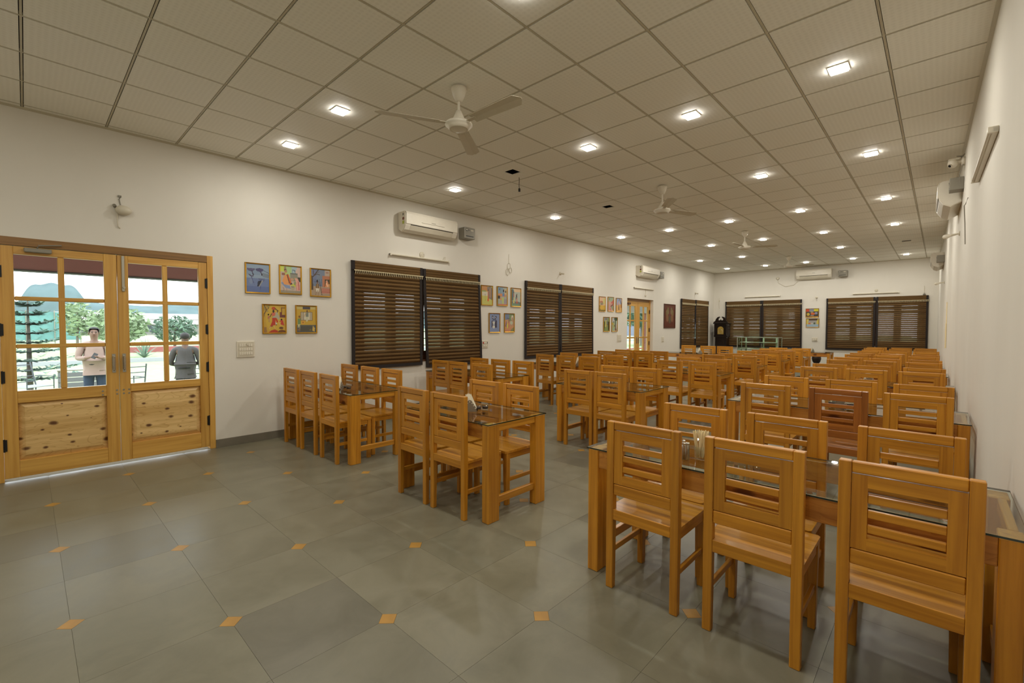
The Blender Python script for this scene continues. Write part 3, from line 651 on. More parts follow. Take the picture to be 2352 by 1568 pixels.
c1.line([(.12, .62), (.22, .56), (.30, .58)], .02, (76, 68, 84)).line([(.22, .55), (.26, .44), (.22, .30)], .02, (92, 96, 130)).line([(.24, .46), (.31, .34)], .018, (84, 88, 126)).line([(.31, .34), (.42, .16)], .006, (104, 112, 146))
c1.ell(.20, .38, .07, .10, (126, 140, 168)).poly([(.52, .50), (.74, .50), (.70, .44), (.54, .44)], (96, 102, 136)).poly([(.50, .40), (.66, .44), (.60, .24), (.46, .20)], (50, 52, 66)).line([(.70, .42), (.56, .22)], .02, (150, 150, 146)).line([(.62, .24), (.60, .10)], .014, (84, 90, 128)).line([(.77, .50), (.75, .40)], .015, (88, 90, 122))
c2 = Cv(*N1, (190, 172, 158)); c2.rect(0, .78, .2, 1, (196, 206, 92)).rect(.2, .62, .55, 1, (168, 196, 136)).rect(.55, .76, .85, 1, (164, 184, 190)).poly([(.85, 1), (1, 1), (1, .58), (.74, .80)], (206, 178, 164)).rect(0, 0, 1, .10, (150, 142, 124))
c2.rect(.48, .46, .86, .74, (140, 138, 124)).rect(.48, .71, .86, .75, (110, 108, 98)).line([(.60, .74), (.60, .88), (.72, .86), (.74, .74)], .016, (96, 110, 118)).rect(.86, .44, 1, .62, (72, 66, 50))
c2.ell(.24, .92, .06, .06, (150, 132, 104)).ell(.25, .85, .06, .045, (96, 76, 60)).ell(.27, .80, .065, .055, (178, 132, 104)).rect(.2, .72, .33, .76, (196, 196, 84)).ell(.16, .70, .09, .05, (146, 98, 80))
c2.poly([(.20, .66), (.34, .70), (.58, .32), (.14, .30), (.10, .44)], (222, 152, 90)).poly([(.34, .72), (.40, .70), (.58, .33), (.46, .30)], (206, 104, 48)).line([(.33, .68), (.44, .38)], .02, (74, 52, 44)).poly([(.46, .32), (.60, .34), (.52, .40)], (70, 50, 60))
c2.poly([(.04, .36), (.12, .42), (.18, .32), (.46, .28), (.50, .16), (.24, .20)], (130, 146, 178)).poly([(.48, .28), (.66, .38), (.78, .26), (.66, .22)], (190, 196, 80)).ell(.60, .20, .10, .08, (174, 160, 138)).ell(.60, .24, .09, .02, (140, 130, 112)).line([(.14, .20), (.18, .12), (.13, .08)], .012, (150, 110, 96)).line([(.30, .18), (.30, .04)], .012, (160, 116, 100))
c2.ell(.58, .52, .08, .05, (190, 150, 120)).ell(.74, .56, .08, .05, (158, 146, 106)).poly([(.70, .58), (.86, .56), (.96, .38), (.96, .12), (.80, .12), (.78, .40)], (220, 164, 146)).poly([(.84, .46), (.92, .44), (.96, .14), (.88, .12)], (196, 120, 112)).ell(.72, .38, .06, .07, (140, 150, 108)).line([(.76, .36), (.80, .12)], .02, (200, 140, 124))
c3 = Cv(*N1, (118, 130, 148)); c3.rect(0, 0, 1, .36, (166, 146, 124)).poly([(0, 1), (.3, 1), (.3, .5), (0, .5)], (112, 122, 152)).rect(.72, .76, 1, 1, (180, 160, 142)).rect(.78, .88, .92, .92, (150, 84, 66)).rect(.60, .34, 1, .77, (178, 116, 84)).rect(.72, .34, .98, .64, (78, 66, 40)).rect(.56, .10, 1, .30, (190, 128, 108))
for z in (.15, .21, .27): c3.rect(.54, z, 1, z + .015, (164, 98, 82))
c3.poly([(0, .78), (.08, .72), (.12, .22), (0, .22)], (76, 62, 52)).line([(.09, .70), (.22, .82), (.40, 1)], .022, (78, 64, 56)).line([(.14, .76), (.12, .98)], .016, (84, 70, 62)).line([(.14, .74), (.30, .82), (.46, .80)], .014, (88, 76, 68)).line([(.22, .82), (.44, .92)], .01, (94, 84, 78))
for x in (.15, .25, .36, .45, .55): c3.line([(x, .64), (x, .38)], .010, (74, 88, 108))
c3.line([(.15, .52), (.55, .52)], .006, (74, 88, 108)).ell(.32, .55, .045, .06, (40, 34, 32)).ell(.34, .50, .04, .03, (120, 84, 60)).poly([(.26, .46), (.40, .46), (.42, .28), (.24, .28)], (118, 88, 48)).rect(.31, .30, .34, .44, (196, 178, 148)).poly([(.24, .28), (.42, .28), (.38, .12), (.34, .24), (.28, .12)], (216, 208, 190)).line([(.26, .14), (.24, .02)], .014, (140, 110, 88)).line([(.38, .13), (.38, .02)], .014, (140, 110, 88)).line([(.46, .48), (.56, .04)], .012, (64, 50, 44))
c3.ell(.83, .56, .05, .05, (206, 150, 128)).poly([(.78, .52), (.90, .54), (.90, .34), (.74, .34)], (220, 146, 96)).line([(.80, .50), (.88, .38)], .018, (236, 196, 168)).poly([(.88, .46), (.98, .48), (.98, .34), (.88, .36)], (212, 160, 112))
c4 = Cv(*N1, (196, 158, 66)); c4.ell(.5, .5, .4, .5, (202, 168, 66)).line([(.03, 1), (.12, .86), (.12, .80), (.02, .66), (0, .55)], .02, (104, 84, 60)).line([(.12, .80), (.24, .90), (.26, 1)], .013, (118, 100, 72)).line([(.05, .92), (.02, .80)], .02, (140, 128, 84)).ell(.2, .95, .07, .04, (156, 140, 80)).ell(.18, .78, .05, .03, (160, 142, 84))
c4.line([(.84, .92), (.84, .64), (1, .64)], .02, (118, 72, 44)).line([(.84, .92), (1, .92)], .015, (118, 72, 44)).rect(.74, .58, .86, .76, (120, 68, 58)).rect(.74, .56, 1, .64, (110, 62, 60))
c4.ell(.46, .885, .09, .065, (190, 84, 50)).ell(.45, .78, .045, .06, (70, 50, 42)).line([(.53, .88), (.66, .80), (.62, .74)], .018, (100, 72, 50)).poly([(.36, .72), (.54, .74), (.54, .62), (.40, .60)], (204, 108, 92)).line([(.36, .68), (.30, .58)], .02, (110, 78, 56)).poly([(.56, .76), (.64, .74), (.74, .56), (.72, .46), (.60, .54), (.38, .54), (.40, .58), (.52, .62)], (176, 172, 150))
c4.poly([(.38, .54), (.58, .54), (.68, .40), (.60, .36), (.54, .48), (.54, .28), (.30, .24), (.38, .40)], (184, 62, 44)).poly([(.54, .40), (.62, .32), (.60, .28), (.54, .30)], (200, 194, 180)).ell(.58, .285, .03, .02, (50, 40, 36)).poly([(.30, .24), (.44, .27), (.40, .22), (.26, .20)], (150, 76, 72)).line([(.30, .22), (.27, .14)], .016, (208, 172, 116)).line([(.48, .24), (.52, .15)], .016, (208, 172, 116))
c4.ell(.22, .655, .035, .03, (40, 30, 26)).poly([(.18, .60), (.27, .60), (.28, .50), (.18, .50)], (180, 110, 90)).line([(.24, .50), (.25, .40)], .025, (176, 140, 96)).ell(.82, .48, .045, .035, (70, 46, 40)).poly([(.80, .46), (.88, .46), (.95, .26), (.78, .30)], (186, 60, 56)).line([(.74, .40), (.80, .44)], .02, (190, 64, 58)).line([(.68, .42), (.78, .24)], .01, (216, 172, 120))
c4.poly([(.2, 0), (.34, .08), (.50, .12), (.62, .08), (.68, 0)], (174, 62, 40)).poly([(.62, 0), (.70, .08), (.84, .11), (1, .07), (1, 0)], (116, 72, 40)).ell(.80, .17, .10, .045, (104, 72, 48)).poly([(0, 0), (.16, 0), (.12, .2), (.02, .2)], (156, 116, 72))
c5 = Cv(*N1, (196, 160, 60)); c5.rect(0, .88, 1, 1, (196, 178, 112)).rect(.32, .885, .70, .99, (82, 76, 80)).rect(0, 0, 1, .28, (92, 94, 92)).rect(.2, .05, .8, .24, (86, 84, 74)).rect(.22, .46, .80, .78, (176, 164, 140)).rect(.36, .47, .37, .78, (96, 72, 64)).rect(.66, .47, .67, .78, (96, 72, 64)).rect(.37, .48, .66, .76, (206, 200, 178)).line([(.22, .46), (.80, .46), (.80, .78), (.22, .78), (.22, .46)], .008, (110, 84, 62))
c5.ell(.54, .82, .045, .04, (110, 76, 54)).poly([(.46, .76), (.62, .77), (.62, .60), (.46, .60)], (128, 134, 122)).poly([(.46, .60), (.60, .60), (.56, .42), (.48, .42)], (198, 194, 164)).line([(.46, .74), (.40, .62)], .02, (196, 166, 112)).line([(.66, .86), (.70, .80)], .01, (150, 110, 60)).ell(.14, .60, .04, .045, (120, 84, 60)).poly([(.06, .52), (.20, .54), (.20, .32), (.05, .32)], (116, 140, 92)).poly([(.05, .32), (.18, .32), (.16, .14), (.12, .26), (.07, .14)], (192, 192, 146)).line([(.07, .13), (.07, .09)], .014, (160, 110, 80)).line([(.15, .13), (.14, .06)], .014, (160, 110, 80)).rect(.24, .32, .40, .46, (210, 160, 70)).ell(.32, .38, .03, .03, (150, 90, 50)).poly([(.80, .08), (.92, .02), (.94, .16), (.84, .26)], (206, 176, 92)).ell(.70, .10, .06, .03, (120, 110, 70))
def px(bg, ops):
    c = Cv(*N2, bg)
    for o_ in ops: getattr(c, o_[0])(*o_[1:])
    return c
def figure(x, y, h, sk, top, hair=(40, 30, 26), face=(170, 124, 96)):
    return [('poly', [(x - .10 * h, y), (x + .12 * h, y), (x + .04 * h, y + .55 * h), (x - .04 * h, y + .55 * h)], sk), ('poly', [(x - .06 * h, y + .52 * h), (x + .06 * h, y + .52 * h), (x + .05 * h, y + .82 * h), (x - .05 * h, y + .82 * h)], top), ('ell', x, y + .88 * h, .055 * h, .07 * h, face), ('ell', x, y + .95 * h, .06 * h, .05 * h, hair)]
p6 = px((196, 192, 104), [('rect', 0, .72, .55, 1, (196, 140, 84)), ('rect', 0, .68, .4, .76, (150, 160, 90)), ('rect', 0, .48, .55, .68, (206, 200, 178)), ('poly', [(.5, .95), (.8, 1), (1, .9), (1, .26), (.62, .36)], (132, 118, 106)), ('rect', .74, .4, .86, .9, (166, 130, 104))] + figure(.60, .20, .62, (214, 92, 48), (190, 100, 80)) + figure(.32, .22, .34, (166, 172, 84), (160, 150, 90)))
p7 = px((168, 172, 160), [('rect', 0, .6, .6, 1, (132, 158, 176)), ('rect', 0, 0, .08, 1, (96, 120, 96)), ('rect', .34, .5, .38, 1, (120, 140, 116)), ('ell', .22, .88, .06, .06, (80, 96, 140)), ('rect', .08, .48, .9, .64, (204, 140, 96)), ('rect', .05, .36, .28, .52, (56, 50, 48)), ('ell', .62, .8, .07, .08, (50, 40, 40)), ('poly', [(.5, .62), (.7, .74), (.74, .5), (.5, .5)], (110, 140, 176)), ('rect', .78, .62, .96, .9, (212, 184, 130)), ('ell', .86, .76, .05, .08, (60, 46, 40)), ('poly', [(.46, .42), (.66, .44), (.64, .08), (.5, .08)], (190, 200, 110)), ('rect', .7, .1, .95, .36, (160, 150, 160)), ('rect', .08, 0, 1, .06, (204, 124, 100)), ('ell', .36, .34, .09, .07, (216, 150, 96))])
p8 = px((180, 186, 172), [('rect', .3, .82, 1, 1, (222, 190, 150)), ('poly', [(0, .3), (0, .9), (.15, .98), (.28, .86), (.30, .3)], (100, 116, 116)), ('rect', 0, 0, 1, .16, (120, 150, 124)), ('poly', [(0, .16), (1, .1), (1, .24), (0, .3)], (120, 124, 118))] + figure(.26, .16, .66, (208, 204, 120), (200, 110, 96)) + figure(.60, .16, .56, (212, 88, 44), (90, 84, 84), (60, 56, 56)) + [('poly', [(.44, .3), (.5, .62), (.6, .72), (.52, .4)], (72, 70, 76))])
p9 = px((132, 146, 180), [('line', [(.46, 1), (.46, .6)], .012, (96, 108, 140)), ('poly', [(.18, .26), (.34, .26), (.34, .66), (.22, .62)], (74, 72, 92)), ('poly', [(.52, .24), (.74, .24), (.74, .6), (.6, .72), (.54, .5)], (62, 60, 82)), ('ell', .30, .84, .07, .06, (66, 66, 84)), ('ell', .31, .80, .05, .04, (180, 170, 168)), ('ell', .62, .82, .07, .06, (56, 56, 72)), ('ell', .58, .80, .04, .04, (186, 176, 170)), ('poly', [(.30, .56), (.54, .56), (.48, .40), (.34, .40)], (206, 206, 196)), ('ell', .42, .28, .13, .08, (214, 212, 200)), ('line', [(.26, .76), (.42, .66), (.60, .74)], .03, (74, 76, 96))])
p10 = px((206, 150, 110), [('rect', 0, .66, .55, 1, (120, 136, 164)), ('rect', .48, .6, 1, 1, (130, 146, 106)), ('ell', .82, .78, .12, .16, (214, 206, 184)), ('rect', .78, .62, .88, .80, (176, 110, 84)), ('poly', [(.5, .6), (1, .66), (1, .34), (.6, .3)], (190, 150, 120)), ('ell', .72, .5, .16, .10, (190, 196, 170)), ('rect', 0, 0, 1, .2, (206, 146, 112)), ('poly', [(.6, 0), (1, 0), (1, .26), (.7, .14)], (140, 138, 92))] + figure(.28, .20, .58, (206, 208, 84), (180, 170, 130)) + [('poly', [(.06, .3), (.16, .6), (.22, .58), (.16, .26)], (110, 96, 140))] + figure(.44, .24, .52, (196, 130, 96), (150, 96, 80)))
p11 = px((222, 182, 146), [('rect', 0, 0, 1, .4, (206, 168, 60)), ('rect', .6, .5, 1, .9, (206, 198, 130)), ('ell', .35, .62, .3, .10, (178, 116, 80)), ('rect', .1, .42, .6, .6, (170, 160, 130)), ('ell', .34, .50, .07, .07, (120, 84, 80)), ('ell', .58, .52, .08, .07, (130, 120, 90)), ('rect', .02, 0, .16, .4, (120, 110, 50)), ('rect', 0, 0, 1, .08, (96, 92, 46)), ('ell', .4, .24, .3, .16, (214, 172, 70))])
p12 = px((206, 158, 142), [('rect', 0, .7, 1, 1, (160, 176, 146)), ('poly', [(.5, .6), (1, .88), (1, .5)], (200, 104, 96)), ('poly', [(.4, .34), (.9, .56), (.9, .42), (.5, .30)], (130, 70, 62)), ('poly', [(.5, .3), (1, .42), (1, 0), (.8, .1)], (150, 160, 130))] + figure(.26, .10, .82, (190, 150, 160), (200, 156, 140)) + figure(.44, .06, .40, (176, 74, 66), (200, 150, 130)))
p13 = px((222, 176, 110), [('rect', 0, .5, .5, 1, (150, 164, 196)), ('rect', .4, .56, 1, 1, (170, 176, 200)), ('line', [(.6, 1), (1, .55)], .05, (90, 90, 110)), ('rect', .86, .3, 1, .55, (150, 80, 50))] + figure(.50, .14, .76, (50, 44, 50), (216, 160, 110)) + [('ell', .3, .6, .1, .08, (206, 150, 160))])
p14 = px((110, 118, 60), [('rect', 0, .72, 1, 1, (150, 150, 140)), ('ell', .5, .25, .45, .22, (134, 150, 90)), ('rect', .78, .1, 1, .7, (70, 60, 36)), ('rect', 0, .2, .2, .7, (86, 82, 40)), ('ell', .82, .85, .15, .14, (130, 150, 96)), ('poly', [(.22, .3), (.5, .3), (.46, .8), (.3, .8)], (196, 196, 110)), ('poly', [(.44, .3), (.54, .34), (.5, .6)], (190, 110, 84)), ('ell', .58, .6, .12, .10, (120, 122, 130)), ('ell', .42, .88, .12, .08, (120, 100, 110))])
p15 = px((160, 176, 150), [('rect', 0, .7, .5, 1, (190, 192, 190)), ('ell', .72, .9, .32, .14, (74, 92, 66)), ('rect', .58, .1, .72, .86, (78, 88, 66)), ('rect', .76, .3, 1, .76, (186, 196, 176)), ('rect', 0, .48, .2, .62, (206, 166, 60)), ('poly', [(.2, .26), (.44, .26), (.36, .66), (.26, .6)], (176, 172, 96)), ('ell', .34, .68, .07, .06, (70, 66, 46)), ('ell', .48, .40, .07, .07, (60, 64, 52)), ('poly', [(.6, .02), (.86, .02), (.8, .2), (.62, .16)], (150, 60, 54)), ('rect', .74, .2, .9, .5, (200, 170, 156))])
p16 = px((74, 66, 60), [('rect', 0, .66, .26, 1, (196, 74, 46)), ('rect', .26, .66, .62, 1, (136, 142, 158)), ('rect', .62, .68, 1, 1, (206, 196, 46)), ('ell', .56, .40, .18, .14, (206, 104, 50)), ('ell', .18, .32, .12, .18, (196, 170, 60)), ('ell', .82, .46, .11, .14, (140, 140, 166)), ('ell', .46, .62, .10, .10, (160, 150, 110)), ('rect', .36, .12, .62, .20, (186, 176, 160)), ('rect', 0, 0, 1, .08, (110, 60, 30))])
p17 = px((206, 188, 96), [('rect', .2, .8, .9, 1, (84, 64, 50)), ('rect', .16, .3, .84, .8, (160, 156, 152)), ('rect', 0, 0, 1, .34, (150, 176, 196)), ('ell', .28, .40, .11, .12, (206, 120, 70)), ('ell', .66, .44, .08, .14, (90, 104, 80)), ('ell', .46, .44, .12, .09, (190, 186, 170)), ('poly', [(.1, .34), (.9, .34), (.96, .24), (.06, .22)], (160, 184, 196))])
RWL = PI / 2
def left_pic(label, cv, yc, zc, grp, W=0.30, Hh=0.39): return framed(label, cv, W, Hh, (XL + 0.002, yc, zc), RWL, grp)
G1, G2, G3 = 'paintings between the door and the first window', 'paintings between the first and second windows', 'paintings before the far door'
left_pic('gilt-framed blue painting of two dark trees above dancing figures, nearest the door', c1, 2.035, 2.105, G1)
left_pic('gilt-framed painting of a man in an orange robe seated on a blue stool', c2, 2.44, 2.115, G1, 0.295)
left_pic('gilt-framed painting of a bare tree, a man with a staff and a brick house', c3, 2.85, 2.105, G1, 0.30, 0.40)
left_pic('gilt-framed yellow painting of a woman in red with a bundle on her head', c4, 2.23, 1.585, G1)
left_pic('gilt-framed yellow painting of a man hanging a dark sign over an open window', c5, 2.645, 1.585, G1, 0.295)
left_pic('gilt-framed painting of a red-skirted woman walking with a child on yellow ground', p6, 6.105, 2.095, G2, 0.31)
left_pic('gilt-framed painting of people round an orange table with a blue backdrop', p7, 6.525, 2.1, G2)
left_pic('gilt-framed painting of two women in yellow and orange skirts near an arch', p8, 6.93, 2.095, G2, 0.31)
left_pic('gilt-framed pale blue painting of two dark-robed figures with white pots', p9, 6.31, 1.565, G2, 0.31)
left_pic('gilt-framed painting of a yellow-skirted woman before a small white shrine', p10, 6.735, 1.57, G2)
left_pic('small gilt-framed painting of a brown hut over golden fields', p11, 10.235, 2.085, G3)
left_pic('small gilt-framed pink painting with red streaks, top middle of its five', p12, 10.655, 2.095, G3)
left_pic('small gilt-framed painting of a figure in a black skirt, top right of five', p13, 11.075, 2.085, G3)
left_pic('small gilt-framed dark green painting with a yellow-robed figure', p14, 10.45, 1.56, G3)
left_pic('small gilt-framed pale green painting with a dark tree trunk, nearest the far door', p15, 10.86, 1.56, G3)
framed('small colourful landscape-format painting in gilt frame, upper of the back-wall pair', p16, 0.385, 0.30, (3.16, YB - 0.002, 1.985), 0, 'paintings on the back wall')
framed('small pale blue and yellow painting in gilt frame, lower of back-wall pair', p17, 0.385, 0.30, (3.175, YB - 0.002, 1.645), 0, 'paintings on the back wall')
pp = Cv(34, 44, (92, 46, 32)); pp.rect(.08, .06, .92, .94, (104, 56, 42)).rect(.14, .10, .86, .90, (98, 50, 38))
for sx_ in (-1, 1): pp.ell(.5 + sx_ * .2, .68, .15, .12, (128, 110, 76)).ell(.5 + sx_ * .17, .82, .08, .07, (112, 104, 66)).ell(.5 + sx_ * .22, .42, .11, .17, (132, 94, 66)).ell(.5 + sx_ * .3, .60, .06, .08, (120, 104, 64))
pp.ell(.5, .36, .11, .20, (92, 84, 64)).ell(.5, .56, .05, .08, (110, 58, 66))
framed('red and ochre patterned panel in dark frame right of the far door', pp, 0.85, 0.785, (XL + 0.002, 14.29, 1.845), RWL, None, wood('dark_red_frame', (70, 34, 18), (96, 50, 26), 2), 0.03, 'wall_panel', 'wall hanging')

# ------------------------------------------------------------------ ceiling fans
def fan(label, x, y, angs, drop, R=0.66, zscale=1):
    t = thing('ceiling_fan', label, 'ceiling fan', (x, y, H), 0, 'white ceiling fans')
    bm = B(); tube(bm, [(0, 0, 0), (0, 0, -0.02)], 0.012, 8); lathe(bm, [(0.012, -0.006), (0.066, -0.014), (0.068, -0.03), (0.052, -0.08), (0.03, -0.128), (0.014, -0.132)], 20); obj('canopy', bm, M_white, t)
    bm = B(); tube(bm, [(0, 0, -0.12), (0, 0, -drop + 0.075)], 0.0115, 10); obj('downrod', bm, M_white, t)
    z = -drop
    bm = B(); lathe(bm, [(0.013, z + 0.10), (0.022, z + 0.096), (0.042, z + 0.05), (0.058, z + 0.016), (0.06, z + 0.006)], 20); obj('upper_cup', bm, M_white, t)
    bm = B(); lathe(bm, [(0.05, z + 0.008), (0.062, z + 0.004), (0.062, z - 0.002), (0.112, z - 0.008), (0.118, z - 0.022), (0.118, z - 0.03), (0.104, z - 0.036), (0.102, z - 0.044), (0.082, z - 0.062), (0.078, z - 0.064), (0.074, z - 0.062), (0.05, z - 0.072), (0.0, z - 0.074)], 28); obj('motor_housing', bm, M_white, t)
    bm = B()
    n = 12; L0, L1 = 0.17, R; wtop = []
    for k in range(n + 1):
        u = k / n; xx = L0 + (L1 - L0) * u; hw = 0.052 + 0.014 * u
        if u > 0.93: hw *= math.sqrt(max(0.0, 1 - ((u - 0.93) / 0.072) ** 2)) * 0.999
        wtop.append((xx, hw))
    rings = []
    for xx, hw in wtop:
        tw = math.radians(-11)
        pts = [(-hw, -0.0015), (0, 0.004), (hw, -0.0015), (hw, -0.0035), (0, 0.002), (-hw, -0.0035)]
        rings.append([bm.verts.new((xx, a * math.cos(tw) - b * math.sin(tw), z - 0.016 + a * math.sin(tw) + b * math.cos(tw))) for a, b in pts])
    for A, Bq in zip(rings, rings[1:]):
        for k in range(6): bm.faces.new((A[k], A[(k + 1) % 6], Bq[(k + 1) % 6], Bq[k]))
    bm.faces.new(rings[0]); bm.faces.new(rings[-1][::-1])
    box(bm, 0.10, 0.21, -0.02, 0.02, z - 0.022, z - 0.017)
    me = mesh('blade', bm, M_white2)
    for a in angs: b = obj('blade', me, None, t); b.rotation_euler = (0, 0, a)
A1 = math.atan2(1.95 - 2.58, 2.94 - 3.258)
fan('white three-blade ceiling fan, the nearest of the four', 3.258, 2.585, [math.atan2(-.63, -.32), math.atan2(.03, .74), math.atan2(.49, -.37)], 0.305, 0.70)
fan('white three-blade ceiling fan, second nearest from the camera', 3.323, 6.41, [math.atan2(-.20, -.59), math.atan2(-.55, .42), math.atan2(.41, .18)], 0.34, 0.64)
fan('white three-blade ceiling fan, third from the camera', 3.23, 10.6, [2.6, 4.7, 0.5], 0.33, 0.64)
fan('white three-blade ceiling fan, farthest, near the back wall', 3.08, 15.2, [2.2, 4.3, 0.1], 0.27, 0.62)
bm = B(); tube(bm, [(0, 0, 0), (0.004, 0, -0.05), (-0.01, 0.01, -0.11), (0.006, 0.0, -0.16)], 0.004, 6); box(bm, -0.004, 0.016, -0.01, 0.01, -0.20, -0.155)
o = obj('hanging_wire', bm, M_black, None, (2.02, 4.72, H + 0.003)); tag(o, 'short loose wire hanging by the nearest dark ceiling cut-out', 'wire')

# ------------------------------------------------------------------ air conditioners and stabilisers
def ac(label, L, loc, rz, sticker=False):
    """local: x along the wall 0..L, -y into the room, z up from 0"""
    t = thing('air_conditioner', label, 'air conditioner', loc, rz, 'white split air conditioners')
    prof = [(0, 0.05), (-0.10, 0.0), (-0.165, 0.035), (-0.205, 0.10), (-0.215, 0.14), (-0.215, 0.27), (-0.20, 0.31), (-0.175, 0.325), (0, 0.325)]
    bm = B(); prism(bm, prof, 'x', 0, L); bmesh.ops.bevel(bm, geom=[e for e in bm.edges if len({round(v.co.x, 4) for v in e.verts}) == 1], offset=0.008, segments=2, affect='EDGES'); obj('body', bm, M_white, t)
    bm = B(); prism(bm, [(-0.2165, 0.118), (-0.2225, 0.125), (-0.2225, 0.28), (-0.207, 0.317), (-0.203, 0.314), (-0.2155, 0.275), (-0.2155, 0.118)], 'x', 0.012, L - 0.012); obj('front_panel', bm, M_white, t)
    bm = B(); prism(bm, [(-0.168, 0.034), (-0.207, 0.10), (-0.209, 0.106), (-0.202, 0.106), (-0.162, 0.036)], 'x', 0.10, L - 0.10); obj('louvre', bm, M_white2, t)
    bm = B(); prism(bm, [(-0.207, 0.107), (-0.214, 0.118), (-0.200, 0.118), (-0.200, 0.107)], 'x', 0.10, L - 0.10); obj('air_slot', bm, M_black, t)
    bm = B(); box(bm, L * 0.28, L * 0.72, -0.2245, -0.2222, 0.171, 0.175); obj('chrome_line', bm, M_chrome, t)
    bm = B(); box(bm, L * 0.47, L * 0.55, -0.2240, -0.2222, 0.192, 0.200); obj('badge', bm, M_grey, t)
    if sticker:
        bm = B(); box(bm, -0.0015, 0.0, -0.175, -0.125, 0.12, 0.17); obj('energy_label', bm, plain('yellow_green_sticker', (178, 186, 70), 0.5), t)
        bm = B(); lathe(bm, [(0.026, -0.0016), (0.026, 0.0)], 16, (0, -0.15, 0.205), 'x'); lathe(bm, [(0.012, -0.0018), (0.012, -0.0005)], 12, (0, -0.15, 0.205), 'x'); obj('rating_dial', bm, plain('brown_sticker', (120, 66, 40), 0.5), t)
        bm = B(); box(bm, -0.0015, 0.0, -0.165, -0.13, 0.255, 0.29); obj('grey_label', bm, M_grey, t)
    return t
def stab(label, loc, rz, sc=1.0):
    t = thing('voltage_stabiliser', label, 'stabiliser', loc, rz, 'grey voltage stabilisers beside the air conditioners'); t.scale = (sc,) * 3
    bm = B(); box(bm, 0, 0.25, -0.17, 0, 0, 0.20, 0.006); obj('case', bm, M_grey, t)
    bm = B(); box(bm, 0.03, 0.075, -0.1725, -0.169, 0.135, 0.172, 0.001); obj('meter', bm, M_black, t)
    bm = B(); box(bm, 0.035, 0.068, -0.1735, -0.172, 0.145, 0.165); obj('meter_face', bm, M_white, t)
    bm = B(); lathe(bm, [(0.007, -0.176), (0.007, -0.169)], 10, (0.10, 0, 0.152), 'y'); obj('switch', bm, M_black, t)
    bm = B(); box(bm, 0.03, 0.21, -0.1715, -0.169, 0.035, 0.052); obj('vent_slot', bm, M_black, t)
    bm = B(); box(bm, 0.15, 0.21, -0.171, -0.169, 0.14, 0.165); obj('rating_plate', bm, M_white2, t)
ac('white wall air conditioner above the nearest window of the left wall', 1.07, (XL, 4.13, 3.005), RL, True)
stab('grey stabiliser box right of the nearest left-wall air conditioner', (XL, 5.40, 3.08), RL)
ac('white wall air conditioner above the far door', 1.1, (XL, 12.02, 2.93), RL, True)
stab('grey stabiliser box right of the air conditioner above the far door', (XL, 13.26, 2.98), RL)
ac('white wall air conditioner on the back wall above the windows', 1.0, (2.70, YB, 3.115), 0)
stab('grey stabiliser box on the back wall right of the air conditioner', (3.87, YB, 3.14), 0)
slope = math.atan(-0.0212)
def right_loc(y, z, off=0.0): return (xr(y) - off, y, z)
RR = -PI / 2 - slope * -1
ac('white air conditioner on the right-hand wall, nearer of two', 0.95, right_loc(8.75, 2.98, 0.001), -PI / 2 + 0.0212)
stab('grey stabiliser box on the right-hand wall under the camera dome', right_loc(7.70, 3.12, 0.001), -PI / 2 + 0.0212, 0.72)
ac('white air conditioner on the right-hand wall, farther of two', 1.0, right_loc(14.9, 2.84, 0.001), -PI / 2 + 0.0212)
stab('grey stabiliser box on the right-hand wall before the farther air conditioner', right_loc(13.78, 2.92, 0.001), -PI / 2 + 0.0212, 0.75)

# ------------------------------------------------------------------ tube battens, switches, bulb holders, camera, wires
def batten(label, L, loc, rz):
    t = thing('tube_batten', label, 'tube light', loc, rz, 'unlit slim tube battens')
    bm = B(); box(bm, 0, L, -0.03, 0, 0, 0.035, 0.004); obj('batten_body', bm, M_white, t)
    bm = B(); tube(bm, [(0.02, -0.036, 0.017), (L - 0.02, -0.036, 0.017)], 0.012, 10); obj('tube', bm, M_white2, t)
    bm = B()
    for a in (0, L - 0.025): box(bm, a, a + 0.025, -0.05, -0.0005, -0.002, 0.037, 0.003)
    obj('end_cap', bm, M_white, t)
batten('slim unlit tube batten above the nearest window blinds', 1.2, (XL, 3.96, 2.62), RL)
batten('slim unlit tube batten above the far door', 1.2, (XL, 11.9, 2.60), RL)
batten('slim unlit tube batten above the left back-wall window', 1.16, (1.03, YB, 2.58), 0)
batten('slim unlit tube batten above the right back-wall window', 1.16, (4.25, YB, 2.55), 0)
t_ = batten('grey slanting tube batten high on the right-hand wall close to camera', 1.33, right_loc(5.42, 2.70, 0.001), -PI / 2 + 0.0212)
def disc(name, label, loc, rz, r=0.045):
    t = thing(name, label, 'junction box', loc, rz, 'round wall boxes')
    bm = B(); lathe(bm, [(r, 0.0), (r, -0.012), (r * 0.9, -0.016), (0, -0.016)], 20, (0, 0, 0), 'y', True); obj('cover', bm, M_white2, t)
    bm = B()
    for a in (-1, 1): lathe(bm, [(0.005, -0.0185), (0.005, -0.0155)], 8, (a * r * 0.6, 0, a * 0.008), 'y')
    obj('screw', bm, M_grey, t)
disc('round_wall_box', 'round white wall box above the batten of the nearest window', (XL, 4.59, 2.70), RL, 0.05)
disc('round_wall_box', 'round white wall box above the right back-wall batten', (4.85, YB, 2.66), 0, 0.045)
bm = B(); tube(bm, [(0, -0.004, 0.0), (0.02, -0.02, 0.05), (0.05, -0.02, 0.06), (0.05, -0.015, 0.02), (0.02, -0.012, -0.05)], 0.004, 6)
o = obj('curled_wire', bm, M_white2, None, (XL, 5.03, 2.66)); o.rotation_euler = (0, 0, RL); tag(o, 'curled white wire end right of the nearest round wall box', 'wire')
